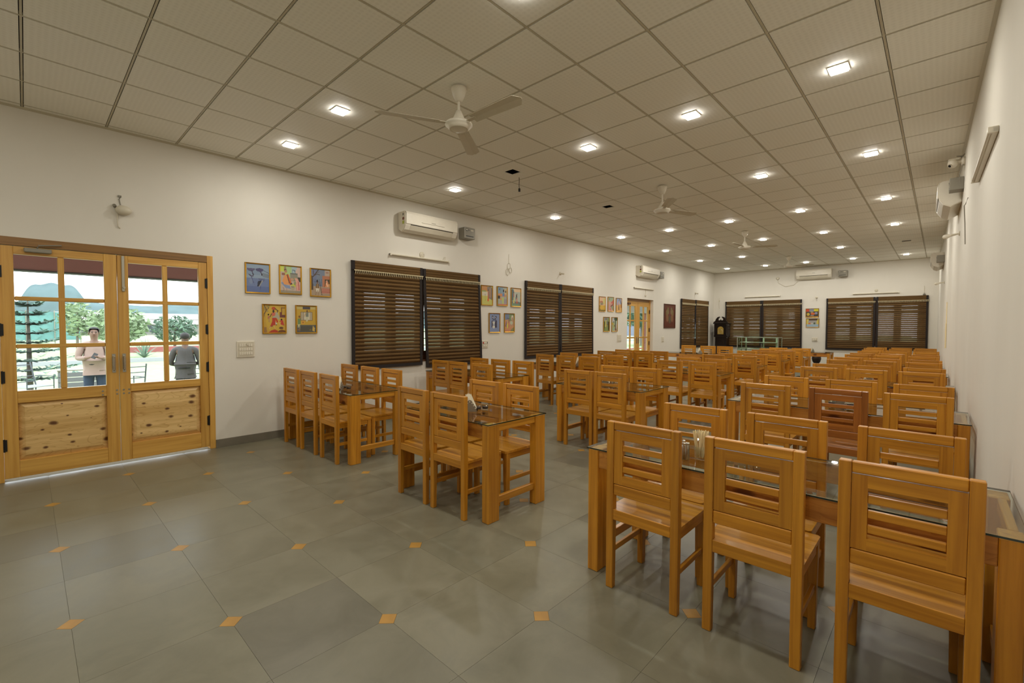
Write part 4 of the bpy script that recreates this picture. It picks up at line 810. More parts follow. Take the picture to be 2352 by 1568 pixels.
def switchboard(label, W, Hh, loc, rz, rws, cols, red=False):
    t = thing('switch_board', label, 'switch', loc, rz, 'white wall switch boards')
    bm = B(); box(bm, 0, W, -0.014, 0, 0, Hh, 0.004); obj('plate', bm, M_white, t)
    bm = B(); box(bm, 0.012, W - 0.012, -0.016, -0.0135, 0.012, Hh - 0.012, 0.001); obj('inner_frame', bm, M_white2, t)
    cw, rh = (W - 0.05) / cols, (Hh - 0.05) / rws
    bm = B(); box(bm, -cw * 0.40, cw * 0.40, -0.021, -0.0155, -rh * 0.36, rh * 0.36, 0.002); me = mesh('rocker', bm, M_white)
    for r in range(rws):
        for c in range(cols): obj('rocker', me, None, t, (0.025 + (c + 0.5) * cw, 0, 0.025 + (r + 0.5) * rh))
    if red:
        bm = B(); box(bm, 0.02, 0.045, -0.0225, -0.0205, Hh - 0.06, Hh - 0.03); obj('red_indicator', bm, plain('red_plastic', (190, 30, 24), 0.4), t)
        bm = B(); box(bm, W - 0.035, W - 0.02, -0.0225, -0.0205, Hh - 0.06, Hh - 0.03); obj('dark_indicator', bm, M_black, t)
    return t
t_ = switchboard('large white switch board beside the double door', 0.205, 0.205, (XL, 1.78, 1.095), RL, 3, 6)
bm = B(); lathe(bm, [(0.014, -0.034), (0.016, -0.02), (0.016, -0.0155)], 14, (0.12, 0, 0.165), 'y'); obj('fan_knob', bm, M_white2, t_)
switchboard('small white socket plate with a red indicator between the first two windows', 0.16, 0.145, (XL, 5.97, 1.08), RL, 2, 2, True)
switchboard('white switch board just left of the far door', 0.22, 0.20, (XL, 11.01, 1.085), RL, 3, 4)
switchboard('small white switch plate just right of the far door', 0.16, 0.16, (XL, 13.73, 1.02), RL, 2, 2)
t_ = switchboard('white socket plate with a plug on the back wall under the paintings', 0.16, 0.13, (3.17, YB, 1.02), 0, 1, 2)
bm = B(); box(bm, 0.09, 0.13, -0.055, -0.021, 0.03, 0.09, 0.006); obj('plug', bm, M_white, t_)
def holder(label, loc, rz, tilt=0.0, bulb=False, scale=1.0):
    t = thing('bulb_holder', label, 'bulb holder', loc, rz, 'angled white bulb holders on the walls'); t.scale = (scale,) * 3
    bm = B(); lathe(bm, [(0.04, 0.0), (0.038, -0.012), (0.02, -0.02)], 16, (0, 0, 0), 'y'); obj('rose', bm, M_white2, t)
    bm = B(); tube(bm, [(0, -0.018, 0), (0, -0.06, -0.012), (0, -0.11, -0.02)], 0.017, 10, radii=[0.013, 0.017, 0.02]); obj('socket', bm, M_white2, t)
    if bulb:
        bm = B(); d = []
        tube(bm, [(0, -0.11, -0.02), (0, -0.14, -0.027), (0, -0.18, -0.036), (0, -0.21, -0.042), (0, -0.222, -0.045)], 0.02, 14, radii=[0.02, 0.03, 0.04, 0.03, 0.006]); obj('bulb', bm, M_white, t)
    return t
holder('small white bulb holder above the second window', (XL, 8.45, 2.72), RL)
holder('small white bulb holder above the narrow far window', (XL, 16.4, 2.70), RL)
holder('white bulb holder with its bulb on the right-hand wall below the nearer unit', right_loc(8.05, 2.68, 0.001), -PI / 2 + 0.0212, 0, True, 0.72)
holder('white bulb holder with its bulb on the right-hand wall, farther one', right_loc(13.2, 2.45, 0.001), -PI / 2 + 0.0212, 0, True, 0.72)
holder('small white bulb holder on the back wall above the paintings', (3.27, YB, 2.50), 0)
# disused round lamp base above the double door
t_ = thing('wall_lamp_base', 'disused round beige lamp base high on the wall above the double door', 'wall lamp', (XL, 0.70, 2.72), RL)
bm = B(); sphere(bm, (0.02, -0.04, 0.0), 0.07, 18, 10, (1, 0.6, 0.75)); obj('dome', bm, M_white2, t_)
bm = B(); tube(bm, [(-0.045, -0.006, 0.035), (-0.055, -0.03, 0.045)], 0.016, 10); obj('clip', bm, M_grey, t_)
bm = B(); tube(bm, [(0.0, -0.004, 0.06), (-0.01, -0.006, 0.12), (0.005, -0.012, 0.15)], 0.005, 6); box(bm, -0.02, 0.008, -0.012, -0.001, 0.14, 0.16); obj('top_wire', bm, M_grey, t_)
bm = B(); tube(bm, [(-0.03, -0.02, -0.04), (-0.03, -0.015, -0.13), (-0.025, -0.01, -0.17), (-0.005, -0.006, -0.19)], 0.0055, 6); obj('hanging_wire', bm, M_white2, t_)
bm = B()
def loop(bm, cx, cz, r, y0=-0.012):
    tube(bm, [(cx + r * math.sin(a), y0 - 0.006 * math.cos(2 * a), cz + 1.35 * r * math.cos(a)) for a in np.linspace(0, 2 * PI, 15)], 0.004, 6, False)
tube(bm, [(0, -0.004, 0.30), (-0.005, -0.008, 0.18), (0.0, -0.01, 0.1)], 0.003, 6); loop(bm, 0.0, 0.06, 0.045); loop(bm, 0.05, -0.02, 0.04); loop(bm, -0.04, -0.06, 0.05); tube(bm, [(-0.02, -0.008, 0.0), (-0.07, -0.012, -0.12)], 0.005, 6)
o = obj('coiled_wire', bm, M_white2, None, (XL, 6.72, 2.66)); o.rotation_euler = (0, 0, RL); tag(o, 'loosely coiled pale cable hanging between the first two windows', 'cable')
bm = B(); tube(bm, [(0, -0.004, 0.02), (0.0, -0.012, -0.12), (-0.03, -0.016, -0.17), (0.02, -0.014, -0.22)], 0.004, 6); box(bm, -0.04, 0.03, -0.03, -0.003, -0.21, -0.18)
o = obj('loose_cable', bm, M_white2, None, (XL, 12.62, 2.62)); o.rotation_euler = (0, 0, RL); tag(o, 'loose cable with a brown connector dangling above the far door', 'cable')
bm = B(); tube(bm, [(0, -0.004, 0.1), (0.0, -0.02, 0.0), (-0.015, -0.012, -0.14), (0.01, -0.012, -0.3)], 0.005, 6); box(bm, -0.015, 0.02, -0.03, -0.001, -0.02, 0.02)
o = obj('dangling_cable', bm, M_white2, None, (0.12, YB, 2.50)); tag(o, 'short cable dangling on the back wall above the standing clock', 'cable')
bm = B(); tube(bm, [(0, -0.004, 0), (0.02, -0.012, -0.14), (0.25, -0.014, -0.28), (0.5, -0.014, -0.24), (0.62, -0.01, -0.12)], 0.006, 6); lathe(bm, [(0.05, 0), (0.05, -0.02), (0.03, -0.03)], 14, (0, 0, 0.02), 'y')
o = obj('looped_cable', bm, M_white2, None, (2.10, YB, 3.20)); tag(o, 'looped pale cable left of the back-wall air conditioner', 'cable')
t_ = thing('hanging_bell_cord', 'tiny bell-shaped pull cord above the right back-wall window', 'pull cord', (5.97, YB - 0.02, 2.46), 0)
bm = B(); tube(bm, [(0, 0, 0.06), (0, 0, 0.28)], 0.004, 6); obj('cord', bm, M_white2, t_)
bm = B(); lathe(bm, [(0.006, 0.07), (0.02, 0.05), (0.034, 0.0), (0.0, 0.0)], 14); obj('bell', bm, M_grey, t_)
t_ = thing('security_camera', 'white dome-eyed security camera high on the right-hand wall', 'security camera', right_loc(7.45, 3.42, 0.0), -PI / 2 + 0.0212); t_.scale = (0.9, 0.8, 0.9)
bm = B(); lathe(bm, [(0.055, 0), (0.055, -0.03), (0.04, -0.04)], 20, (0, 0, 0), 'y'); tube(bm, [(0, -0.03, 0), (0, -0.10, 0.0)], 0.02, 10); obj('bracket', bm, M_white, t_)
bm = B(); sphere(bm, (0, -0.13, -0.01), 0.058, 20, 14); box(bm, -0.055, 0.055, -0.18, -0.06, 0.028, 0.042, 0.006); obj('housing', bm, M_white, t_)
bm = B(); dv = Vector((0.62, -0.55, -0.56)).normalized(); c_ = Vector((0, -0.13, -0.01)); tube(bm, [c_ + dv * 0.04, c_ + dv * 0.062], 0.026, 16); obj('lens_ring', bm, M_white2, t_)
bm = B(); tube(bm, [c_ + dv * 0.050, c_ + dv * 0.064], 0.018, 16); obj('lens', bm, M_black, t_)
bm = B(); tube(bm, [(-0.03, -0.02, 0.05), (-0.02, -0.05, 0.075), (0.02, -0.09, 0.07), (0.03, -0.03, 0.06), (0.0, -0.01, 0.09)], 0.007, 6); tube(bm, [(0.03, -0.02, -0.04), (0.02, -0.06, -0.16), (-0.02, -0.04, -0.28)], 0.005, 6); obj('camera_cable', bm, M_grey, t_)
bm = B(); tube(bm, [(0.0, -0.004, 0.06), (-0.03, -0.02, 0.0), (0.0, -0.03, -0.02), (-0.01, -0.02, -0.2), (0.005, -0.014, -0.42)], 0.0045, 6)
o = obj('wall_wire', bm, M_grey, None, right_loc(6.68, 2.78, 0.0)); o.rotation_euler = (0, 0, -PI / 2 + 0.0212); tag(o, 'thin grey wire hanging loose on the right-hand wall', 'wire')
bm = B(); box(bm, 0, 0.05, -0.02, 0, 0, 0.44, 0.004); box(bm, 0.015, 0.03, -0.014, 0, 0.44, 0.82)
o = obj('wall_strip', bm, M_stick, None, right_loc(11.3, 1.13, 0.001)); o.rotation_euler = (0, 0, -PI / 2 + 0.0212); tag(o, 'narrow wooden strip on the right-hand wall near the back corner', 'wall fitting')

# ------------------------------------------------------------------ things on the tables
ZT = 0.7578
bm = B(); prism(bm, [(-0.062, 0), (0.062, 0), (0.058, 0.03), (0.012, 0.098), (-0.012, 0.098), (-0.058, 0.03)], 'y', -0.0008, 0.0008)
M_hold = plain('holder_steel', (160, 156, 144), 0.25, 0.55)
me_side = mesh('holder_side', bm, M_hold)
bm = B(); box(bm, -0.05, 0.05, -0.02, 0.02, 0.0, 0.0016); me_base = mesh('holder_base', bm, M_hold)
bm = B()
for k in range(5):
    s = (k - 2) * 0.0062
    prism(bm, [(-0.070 + 0.002 * k, 0.012), (-0.005 + s, 0.006), (0.062 - 0.002 * k, 0.03), (-0.018 + s * 1.6, 0.158 - 0.004 * abs(k - 2))], 'y', s - 0.0025, s + 0.0025)
me_nap = mesh('napkins', bm, M_paper)
bm = B()
for x, z in ((0, .085), (-.02, .072), (.02, .072), (-.036, .052), (.036, .052), (-.05, .03), (.05, .03)): lathe(bm, [(0.0052, -0.0225), (0.0052, -0.0213)], 8, (x, 0, z), 'y'); lathe(bm, [(0.0052, 0.0213), (0.0052, 0.0225)], 8, (x, 0, z), 'y')
me_holes = mesh('punched_hole', bm, plain('pale_hole', (222, 214, 196), 0.7))
def napkins(x, y, rz, label, z=ZT):
    t = thing('napkin_holder', label, 'napkin holder', (x, y, z), rz, 'napkin holders on the tables')
    obj('holder_side', me_side, None, t, (0, -0.0205, 0.0)); obj('holder_side', me_side, None, t, (0, 0.0205, 0)); obj('holder_base', me_base, None, t)
    o = obj('napkins', me_nap, None, t, (0, 0, 0.0)); o['label'] = 'cream folded paper napkins'; obj('punched_hole', me_holes, None, t)
bm = B(); lathe(bm, [(0.0215, 0), (0.0225, 0.002), (0.0225, 0.082), (0.021, 0.085)], 24); me_shb = mesh('shaker_body', bm, M_steel)
bm = B(); lathe(bm, [(0.0228, 0.0852), (0.0228, 0.092), (0.019, 0.0945), (0, 0.0945)], 24); me_shl = mesh('shaker_lid', bm, M_chrome)
def shaker(x, y, label, z=ZT):
    t = thing('salt_shaker', label, 'shaker', (x, y, z), 0, 'steel shakers on the tables'); obj('shaker_body', me_shb, None, t); obj('shaker_lid', me_shl, None, t)
bm = B(); lathe(bm, [(0.0, 0.0), (0.024, 0.0), (0.026, 0.01), (0.032, 0.055), (0.030, 0.055), (0.0245, 0.014), (0.0, 0.012)], 20, caps=False); me_cup = mesh('cup_wall', bm, glass_mat('cup_glass', (0.93, 0.95, 0.93, 1), 1.5))
bm = B(); lathe(bm, [(0.0, 0.019), (0.024, 0.019), (0.027, 0.038), (0.0, 0.038)], 18); me_sauce = mesh('contents', bm, M_cola)
def cup(x, y, label, full=True, z=ZT):
    t = thing('glass_cup', label, 'cup', (x, y, z), 0, 'small glass cups on the tables'); obj('cup_wall', me_cup, None, t)
    if full: o = obj('contents', me_sauce, None, t); o['label'] = 'dark brown contents'
# nearest centre table
napkins(3.385, 2.605, 0.6, 'steel napkin holder with one tall napkin on the nearest centre table')
cup(3.43, 2.655, 'small glass cup of dark sauce right of the napkin holder, nearest centre table'); cup(3.455, 2.715, 'small glass cup beside the other, farther right, nearest centre table')
cup(3.20, 2.48, 'empty small glass left of the napkin holder on the nearest centre table', False); cup(3.08, 2.45, 'empty small glass behind the left chair of the nearest centre table', False)
napkins(1.34, 2.43, -0.75, 'steel napkin holder with large napkin on the table nearest the door')
cup(1.41, 2.50, 'small dark-filled glass cup on the table nearest the door'); cup(1.30, 2.51, 'small glass cup half hidden by the napkin holder on the door-side table')
napkins(1.06, 4.9, 0.9, 'napkin holder on the second table of the wall-side row'); shaker(1.14, 4.84, 'steel shaker on the second table of the wall-side row')
napkins(1.32, 7.2, 0.8, 'napkin holder on the third table of the wall-side row'); napkins(1.31, 9.2, 0.7, 'napkin holder on the fourth table of the wall-side row')
napkins(1.44, 12.9, 0.9, 'napkin holder on the farthest wall-side table before the clock')
napkins(3.26, 5.0, 0.2, 'napkin holder on the second table of the centre row'); shaker(3.38, 4.95, 'left steel shaker on the second centre-row table'); shaker(3.45, 5.02, 'right steel shaker on the second centre-row table'); cup(3.32, 4.90, 'small glass cup on the second centre-row table')
napkins(3.37, 7.5, 0.3, 'napkin holder on the third table of the centre row'); napkins(3.44, 9.5, 0.3, 'napkin holder on the fourth table of the centre row'); napkins(2.98, 11.6, 0.3, 'napkin holder on the fifth table of the centre row'); napkins(3.56, 16.1, 1.1, 'napkin holder on the farthest centre-row table by the back wall')
shaker(5.325, 2.475, 'front steel shaker on the nearest right-hand table'); shaker(5.285, 2.52, 'rear steel shaker partly behind the other on the nearest right-hand table')
t_ = thing('stick_tumbler', 'glass tumbler of flat wooden sticks on the nearest right-hand table', 'tumbler', (5.385, 2.53, ZT), 0)
bm = B(); lathe(bm, [(0.0, 0.0), (0.026, 0.0), (0.034, 0.075), (0.032, 0.075), (0.0245, 0.008), (0.0, 0.006)], 22, caps=False); obj('tumbler_glass', bm, M_glass, t_)
rs = random.Random(11)
bm = B(); box(bm, -0.0045, 0.0045, -0.0009, 0.0009, 0, 0.148); bmesh.ops.bevel(bm, geom=[e for e in bm.edges if abs(e.verts[0].co.z - e.verts[1].co.z) < 1e-6 and abs(e.verts[0].co.y - e.verts[1].co.y) > 1e-6], offset=0.003, segments=2, affect='EDGES'); me_st = mesh('wooden_stick', bm, M_stick)
for k in range(26):
    a, q = rs.uniform(0, 2 * PI), rs.uniform(0.05, 1) ** 0.5
    o = obj('wooden_stick', me_st, None, t_, (0.017 * q * math.cos(a), 0.017 * q * math.sin(a), 0.009 + rs.uniform(0, 0.008))); o.rotation_euler = (-0.21 * q * math.sin(a), 0.21 * q * math.cos(a), rs.uniform(0, PI))
for n, (x, y) in enumerate(((5.55, 2.47), (5.62, 2.50), (5.68, 2.46))): cup(x, y, 'empty small glass behind the middle front chair, %s of three on nearest right-hand table' % S3[n], False)
napkins(5.66, 5.2, 0.2, 'napkin holder on the second right-hand table behind the reddish chair'); cup(5.62, 5.12, 'small glass cup left of napkins on the second right-hand table'); cup(5.76, 5.12, 'small glass cup right of napkins on the second right-hand table')
napkins(5.67, 7.65, 0.15, 'napkin holder on the third table of the right-hand row'); cup(5.60, 7.60, 'small dark-filled glass cup on the third right-hand table'); napkins(5.58, 9.7, 0.15, 'napkin holder on the fourth table of the right-hand row'); napkins(5.66, 13.5, 0.15, 'napkin holder on the sixth table of the right-hand row')

# ------------------------------------------------------------------ standing clock in the far left corner
M_mahog = plain('dark_mahogany', (30, 20, 15), 0.3, var=0.2, coat=0.3); M_brass = plain('brass_dial', (206, 172, 84), 0.35, 0.35, var=0.15, scale=30)
ck = thing('longcase_clock', 'tall dark longcase clock with scrolled top and brass dial in the corner', 'clock', (0.325, 18.0, 0), 0)
bm = B(); box(bm, -0.25, 0.25, -0.19, 0.19, 0.001, 0.09, 0.006); box(bm, -0.235, 0.235, -0.175, 0.175, 0.09, 0.42, 0.006); obj('base', bm, M_mahog, ck)
bm = B(); box(bm, -0.20, 0.20, -0.15, 0.15, 0.421, 1.12, 0.005); box(bm, -0.24, 0.24, -0.18, 0.18, 1.121, 1.16, 0.008); obj('trunk', bm, M_mahog, ck)
bm = B(); box(bm, -0.13, 0.13, -0.162, -0.151, 0.50, 1.05, 0.006); obj('trunk_door', bm, M_mahog, ck)
bm = B(); box(bm, -0.235, 0.235, -0.165, 0.165, 1.161, 1.62, 0.004); box(bm, -0.27, 0.27, -0.20, 0.185, 1.621, 1.665, 0.008); obj('hood', bm, M_mahog, ck)
bm = B()
for s in (-1, 1): lathe(bm, [(0.02, 1.17), (0.016, 1.2), (0.016, 1.58), (0.02, 1.615)], 12, (s * 0.215, -0.185, 0)); box(bm, s * 0.215 - 0.022, s * 0.215 + 0.022, -0.207, -0.163, 1.162, 1.172)
obj('hood_column', bm, M_mahog, ck)
bm = B(); arch = [(-0.105, 1.23), (0.105, 1.23), (0.105, 1.42)] + [(0.105 * math.cos(a), 1.42 + 0.10 * math.sin(a)) for a in np.linspace(0.15, PI - 0.15, 9)] + [(-0.105, 1.42)]
prism(bm, arch, 'y', -0.176, -0.1655); dl = obj('dial', bm, M_brass, ck)
bm = B(); lathe(bm, [(0.085, -0.1785), (0.085, -0.1765), (0.07, -0.1765), (0.07, -0.1785)], 28, (0, 0, 1.335), 'y', False); box(bm, -0.003, 0.003, -0.180, -0.1785, 1.335, 1.39); box(bm, 0, 0.05, -0.180, -0.1785, 1.332, 1.338); obj('chapter_ring', bm, plain('silver_ring', (190, 180, 150), 0.3, 0.6), dl)
bm = B()
for s in (-1, 1):
    pts = [(s * x, z) for x, z in ((0.25, 1.666), (0.25, 1.70), (0.20, 1.72), (0.17, 1.80), (0.12, 1.865), (0.05, 1.89), (0.03, 1.87), (0.06, 1.84), (0.09, 1.80), (0.09, 1.765), (0.05, 1.745), (0.02, 1.76), (0.02, 1.666))]
    prism(bm, pts if s > 0 else pts[::-1], 'y', -0.18, -0.12)
prism(bm, [(-0.02, 1.667), (0.02, 1.667), (0.02, 1.75), (0.0, 1.79), (-0.02, 1.75)], 'y', -0.175, -0.125); obj('swan_neck_pediment', bm, M_mahog, ck)

# ------------------------------------------------------------------ glass display counter
gc = thing('glass_counter', 'low glass display counter with two shelves in front of the back window', 'display counter', (1.18, 16.95, 0), 0)
bm = B(); box(bm, 0, 1.28, 0.0, 0.5, 0.001, 0.35, 0.004); obj('plinth', bm, M_white2, gc)
bm = B()
for x in (0.0, 1.26):
    for y in (0.0, 0.48): box(bm, x, x + 0.02, y, y + 0.02, 0.351, 1.16)
for y in (0.0, 0.48): box(bm, 0.02, 1.26, y, y + 0.02, 1.14, 1.16)
for x in (0.0, 1.26): box(bm, x, x + 0.02, 0.02, 0.48, 1.14, 1.16)
obj('steel_frame', bm, plain('pale_metal', (190, 196, 186), 0.25, 0.4), gc)
M_cglass = glass_mat('counter_glass', (0.86, 0.93, 0.88, 1), 1.55)
for nm, q in (('front_pane', (0.02, 1.26, 0.006, 0.012, 0.351, 1.139)), ('side_pane', (0.004, 0.010, 0.021, 0.479, 0.351, 1.139)), ('side_pane', (1.268, 1.274, 0.021, 0.479, 0.351, 1.139)), ('top_pane', (0.001, 1.279, 0.001, 0.499, 1.161, 1.169))):
    bm = B(); box(bm, *q); obj(nm, bm, M_cglass, gc)
M_shelf = plain('pale_shelf_edge', (240, 244, 234), 0.15, spec=0.9)
for z in (0.76, 0.97):
    bm = B(); box(bm, 0.08, 1.18, 0.06, 0.44, z, z + 0.014, 0.002); obj('shelf', bm, M_shelf, gc)
for x in (0.14, 0.70, 1.10):
    bm = B(); box(bm, x, x + 0.05, 0.442, 0.46, 0.352, 1.138); obj('shelf_upright', bm, plain('pale_upright', (190, 200, 180), 0.4), gc)
vz = thing('vase_like_object', 'dark brown round-bodied vase-like object on the floor behind the farthest centre table', 'vase', (3.47, 17.3, 0), 0); vz.scale = (0.9, 0.9, 0.88)  # dark object of unclear kind, given a vase shape
bm = B(); lathe(bm, [(0.06, 0.001), (0.075, 0.02), (0.05, 0.25), (0.06, 0.36), (0.12, 0.46), (0.145, 0.56), (0.13, 0.67), (0.085, 0.72), (0.07, 0.71)], 22, caps=True); obj('vase_body', bm, plain('dark_glaze', (40, 26, 20), 0.35), vz)
bm = B(); lathe(bm, [(0.086, 0.715), (0.09, 0.73), (0.07, 0.735)], 22, caps=False); obj('vase_lip', bm, M_mahog, vz)

# ------------------------------------------------------------------ outside: veranda, lawn, people, trees
M_lawn = plain('lawn_grass', (0.33, 0.40, 0.24, 1), 0.95, var=0.12, scale=3, spec=0.1)
M_pave = plain('veranda_stone', (0.62, 0.60, 0.56, 1), 0.8, var=0.05, scale=3)
bm = B(); prof = [(-2.75, -0.20), (-6, -0.25), (-19, -0.10), (-19.01, -0.10)]
def strip(bm, pr, y0, y1):
    A = [bm.verts.new((x, y0, z)) for x, z in pr]; Bq = [bm.verts.new((x, y1, z)) for x, z in pr]
    for k in range(len(pr) - 1): bm.faces.new((A[k], Bq[k], Bq[k + 1], A[k + 1]))
strip(bm, [(8, -0.5), (-2.75, -0.3), (-2.76, -0.20), (-6, -0.25), (-19.2, -0.10)], -60, 120); strip(bm, [(-19.2, 0.03), (-26, 0.12), (-60, 0.30), (-220, 0.8)], -140, 260); struct('ground', bm, M_lawn)
bm = B(); box(bm, -2.75, XL - 0.23, YF - 4, 40, -0.3, -0.035); struct('veranda_floor', bm, M_pave)
bm = B(); box(bm, -19.45, -19.2, -30, 60, -0.25, 0.07, 0.01); struct('kerb', bm, plain('pale_kerb', (0.36, 0.37, 0.40, 1), 0.8))
bm = B(); box(bm, -24.3, -24.0, 2.75, 12, 0.0, 0.37); struct('low_wall', bm, plain('red_wall', (0.33, 0.10, 0.10, 1), 0.8))
M_red = plain('maroon_paint', (0.26, 0.095, 0.09, 1), 0.7)
bm = B(); box(bm, -2.35, -2.15, YF - 3, 8.6, 2.20, 2.62); struct('trim_4', bm, M_red)
bm = B(); box(bm, -2.36, -2.14, YF - 3, 8.61, 2.185, 2.2); struct('trim_5', bm, plain('dark_edge', (40, 34, 36), 0.7))
bm = B(); box(bm, -2.35, -2.15, 8.62, 40, 2.04, 2.62); struct('trim_6', bm, plain('white_beam', (0.62, 0.62, 0.62, 1), 0.8))
bm = B(); box(bm, -2.6, XL - 0.23, YF - 3, 40, 2.62, 2.76); struct('veranda_roof', bm, plain('roof_soffit', (0.4, 0.38, 0.36, 1), 0.9))
def pillar(y0, label_n):
    bm = B(); box(bm, -2.40, -2.10, y0, y0 + 0.4, -0.035, 2.04, 0.01); struct('pillar_%d' % label_n, bm, plain('brick_red_%d' % label_n, (0.22, 0.085, 0.06, 1), 0.8))
pillar(16.95, 1); pillar(-3.2, 2); pillar(8.62, 3)

def bake(o):
    dg = bpy.context.evaluated_depsgraph_get(); dg.update(); me = bpy.data.meshes.new_from_object(o.evaluated_get(dg)); o.modifiers.clear(); old = o.data; o.data = me
    for p in me.polygons: p.use_smooth = True
    return o
def skin(name, pts, links, mat, parent, lev=1):
    """pts: {key:(x,y,z,rx,ry)}; a skinned skeleton baked to one continuous mesh; first key is the root"""
    ks = list(pts); me = bpy.data.meshes.new(name); me.from_pydata([pts[k][:3] for k in ks], [(ks.index(a), ks.index(b)) for a, b in links], [])
    o = bpy.data.objects.new(name, me); COL.objects.link(o); sk_ = o.modifiers.new('skin', 'SKIN'); sk_.use_smooth_shade = True
    for i, k in enumerate(ks):
        v = me.skin_vertices[0].data[i]; v.radius = (pts[k][3], pts[k][4] if len(pts[k]) > 4 else pts[k][3]); v.use_root = (i == 0)
    sb = o.modifiers.new('sub', 'SUBSURF'); sb.levels = lev; sb.render_levels = lev
    bake(o); o.data.materials.clear(); o.data.materials.append(mat); o.parent = parent
    return o
def person(label, loc, rz, Ht, shirt, pants, skinc, hairc, arms, belly=1.0, look=0.0):
    """standing figure; local -y is the front. arms: dict of joints for L/R (elbow, wrist, finger direction)"""
    t = thing('person', label, 'person', loc, rz, None); s = Ht / 1.72
    S = lambda *v: tuple(x * s for x in v)
    M_sk = plain('skin_%s' % label[:6], skinc, 0.55); M_sh = plain('cloth_%s' % label[:6], shirt, 0.85, var=0.06, scale=9, bump=0.2); M_pt = plain('trousers_%s' % label[:6], pants, 0.85, var=0.08, scale=9)
    M_hr = plain('hair_%s' % label[:6], hairc, 0.7)
    P = {'pel': S(0, 0.0, .94, .15, .11), 'wai': S(0, -.01, 1.06, .145, .11), 'che': S(0, 0, 1.26, .165, .115), 'nec': S(0, .01, 1.44, .06), 'nk2': S(0, -.005, 1.50, .056), 'hd1': S(0, -.012, 1.56, .075, .085), 'hd2': S(0, -.008, 1.64, .078, .095), 'hd3': S(0, -.002, 1.685, .05, .06)}
    Lk = [('pel', 'wai'), ('wai', 'che'), ('che', 'nec'), ('nec', 'nk2'), ('nk2', 'hd1'), ('hd1', 'hd2'), ('hd2', 'hd3')]
    for n, sg in (('L', 1), ('R', -1)):
        P['hip' + n] = S(sg * .09, 0, .86, .085, .09); P['kn' + n] = S(sg * .10, -.02, .48, .056); P['an' + n] = S(sg * .105, .02, .09, .04); P['to' + n] = S(sg * .115, -.13, .035, .036)
        Lk += [('pel', 'hip' + n), ('hip' + n, 'kn' + n), ('kn' + n, 'an' + n), ('an' + n, 'to' + n)]
        e, w, fd = arms[n]; P['sh' + n] = S(sg * .185, .005, 1.385, .06); P['el' + n] = S(*e, .042); P['wr' + n] = S(*w, .026)
        fd = Vector(fd).normalized(); up_ = Vector(w) - Vector(e); sd = fd.cross(Vector((0, 0, 1)) if abs(fd.z) < .9 else Vector((0, 1, 0))).normalized()
        pm = Vector(w) + fd * .05; P['pa' + n] = S(*pm, .026, .018)
        Lk += [('che', 'sh' + n), ('sh' + n, 'el' + n), ('el' + n, 'wr' + n), ('wr' + n, 'pa' + n)]
        nrm = fd.cross(sd)
        for k, (off, ln) in enumerate(((-.030, .065), (-.010, .075), (.010, .070), (.029, .055))):
            a = pm + sd * off + fd * .035; b = a + fd * ln * .55 + nrm * .01; c = b + fd * ln * .35 + nrm * .03
            P['f%d%s' % (k, n)] = S(*a, .0095); P['g%d%s' % (k, n)] = S(*b, .0085); P['h%d%s' % (k, n)] = S(*c, .007); Lk += [('pa' + n, 'f%d%s' % (k, n)), ('f%d%s' % (k, n), 'g%d%s' % (k, n)), ('g%d%s' % (k, n), 'h%d%s' % (k, n))]
        a = Vector(w) + fd * .025 - sd * .034; b = a + fd * .035 - sd * .018; P['t0' + n] = S(*a, .011); P['t1' + n] = S(*b, .009); Lk += [('wr' + n, 't0' + n), ('t0' + n, 't1' + n)]
    skin('body', P, Lk, M_sk, t)
    Q = {'pel': S(0, 0, .93, .168 * belly, .128 * belly), 'hem': S(0, 0, .86, .160, .125), 'wai': S(0, -.012, 1.06, .170 * belly, .138 * belly), 'che': S(0, 0, 1.26, .185, .132), 'top': S(0, .012, 1.40, .10, .085), 'nec': S(0, .008, 1.445, .068, .066)}
    L2 = [('pel', 'hem'), ('pel', 'wai'), ('wai', 'che'), ('che', 'top'), ('top', 'nec')]
    for n, sg in (('L', 1), ('R', -1)):
        e, w, fd = arms[n]; m_ = Vector(e).lerp(Vector(w), .8)
        Q['sh' + n] = S(sg * .188, .005, 1.375, .075); Q['el' + n] = S(*e, .058); Q['cu' + n] = S(*m_, .042); L2 += [('top', 'sh' + n), ('sh' + n, 'el' + n), ('el' + n, 'cu' + n)]
    skin('shirt', Q, L2, M_sh, t)
    Q = {'pel': S(0, .0, .90, .150, .118), 'bel': S(0, 0, .965, .152, .12)}; L3 = [('pel', 'bel')]
    for n, sg in (('L', 1), ('R', -1)):
        Q['hip' + n] = S(sg * .092, 0, .82, .10, .105); Q['kn' + n] = S(sg * .10, -.015, .48, .076); Q['an' + n] = S(sg * .105, .012, .10, .066); Q['cf' + n] = S(sg * .105, .008, .05, .064); L3 += [('pel', 'hip' + n), ('hip' + n, 'kn' + n), ('kn' + n, 'an' + n), ('an' + n, 'cf' + n)]
    skin('trousers', Q, L3, M_pt, t)
    bm = B(); tube(bm, [S(*(0.158 * math.cos(a), 0.128 * math.sin(a), .985)) for a in np.linspace(0, 2 * PI, 25)], .018 * s, 8, False); obj('belt', bm, M_black, t)
    for sg in (-1, 1):
        bm = B(); sphere(bm, Vector(S(sg * .11, -.055, .045)), .055 * s, 14, 8, (.85, 2.1, .75)); obj('shoe', bm, M_black, t)
    bm = B(); sphere(bm, Vector(S(0, .012, 1.662)), .094 * s, 18, 12, (.93, 1.08, .80)); bmesh.ops.delete(bm, geom=[v for v in bm.verts if (v.co.y < -.045 * s and v.co.z < 1.685 * s) or v.co.z < 1.56 * s], context='VERTS'); obj('hair', bm, M_hr, t)
    bm = B()
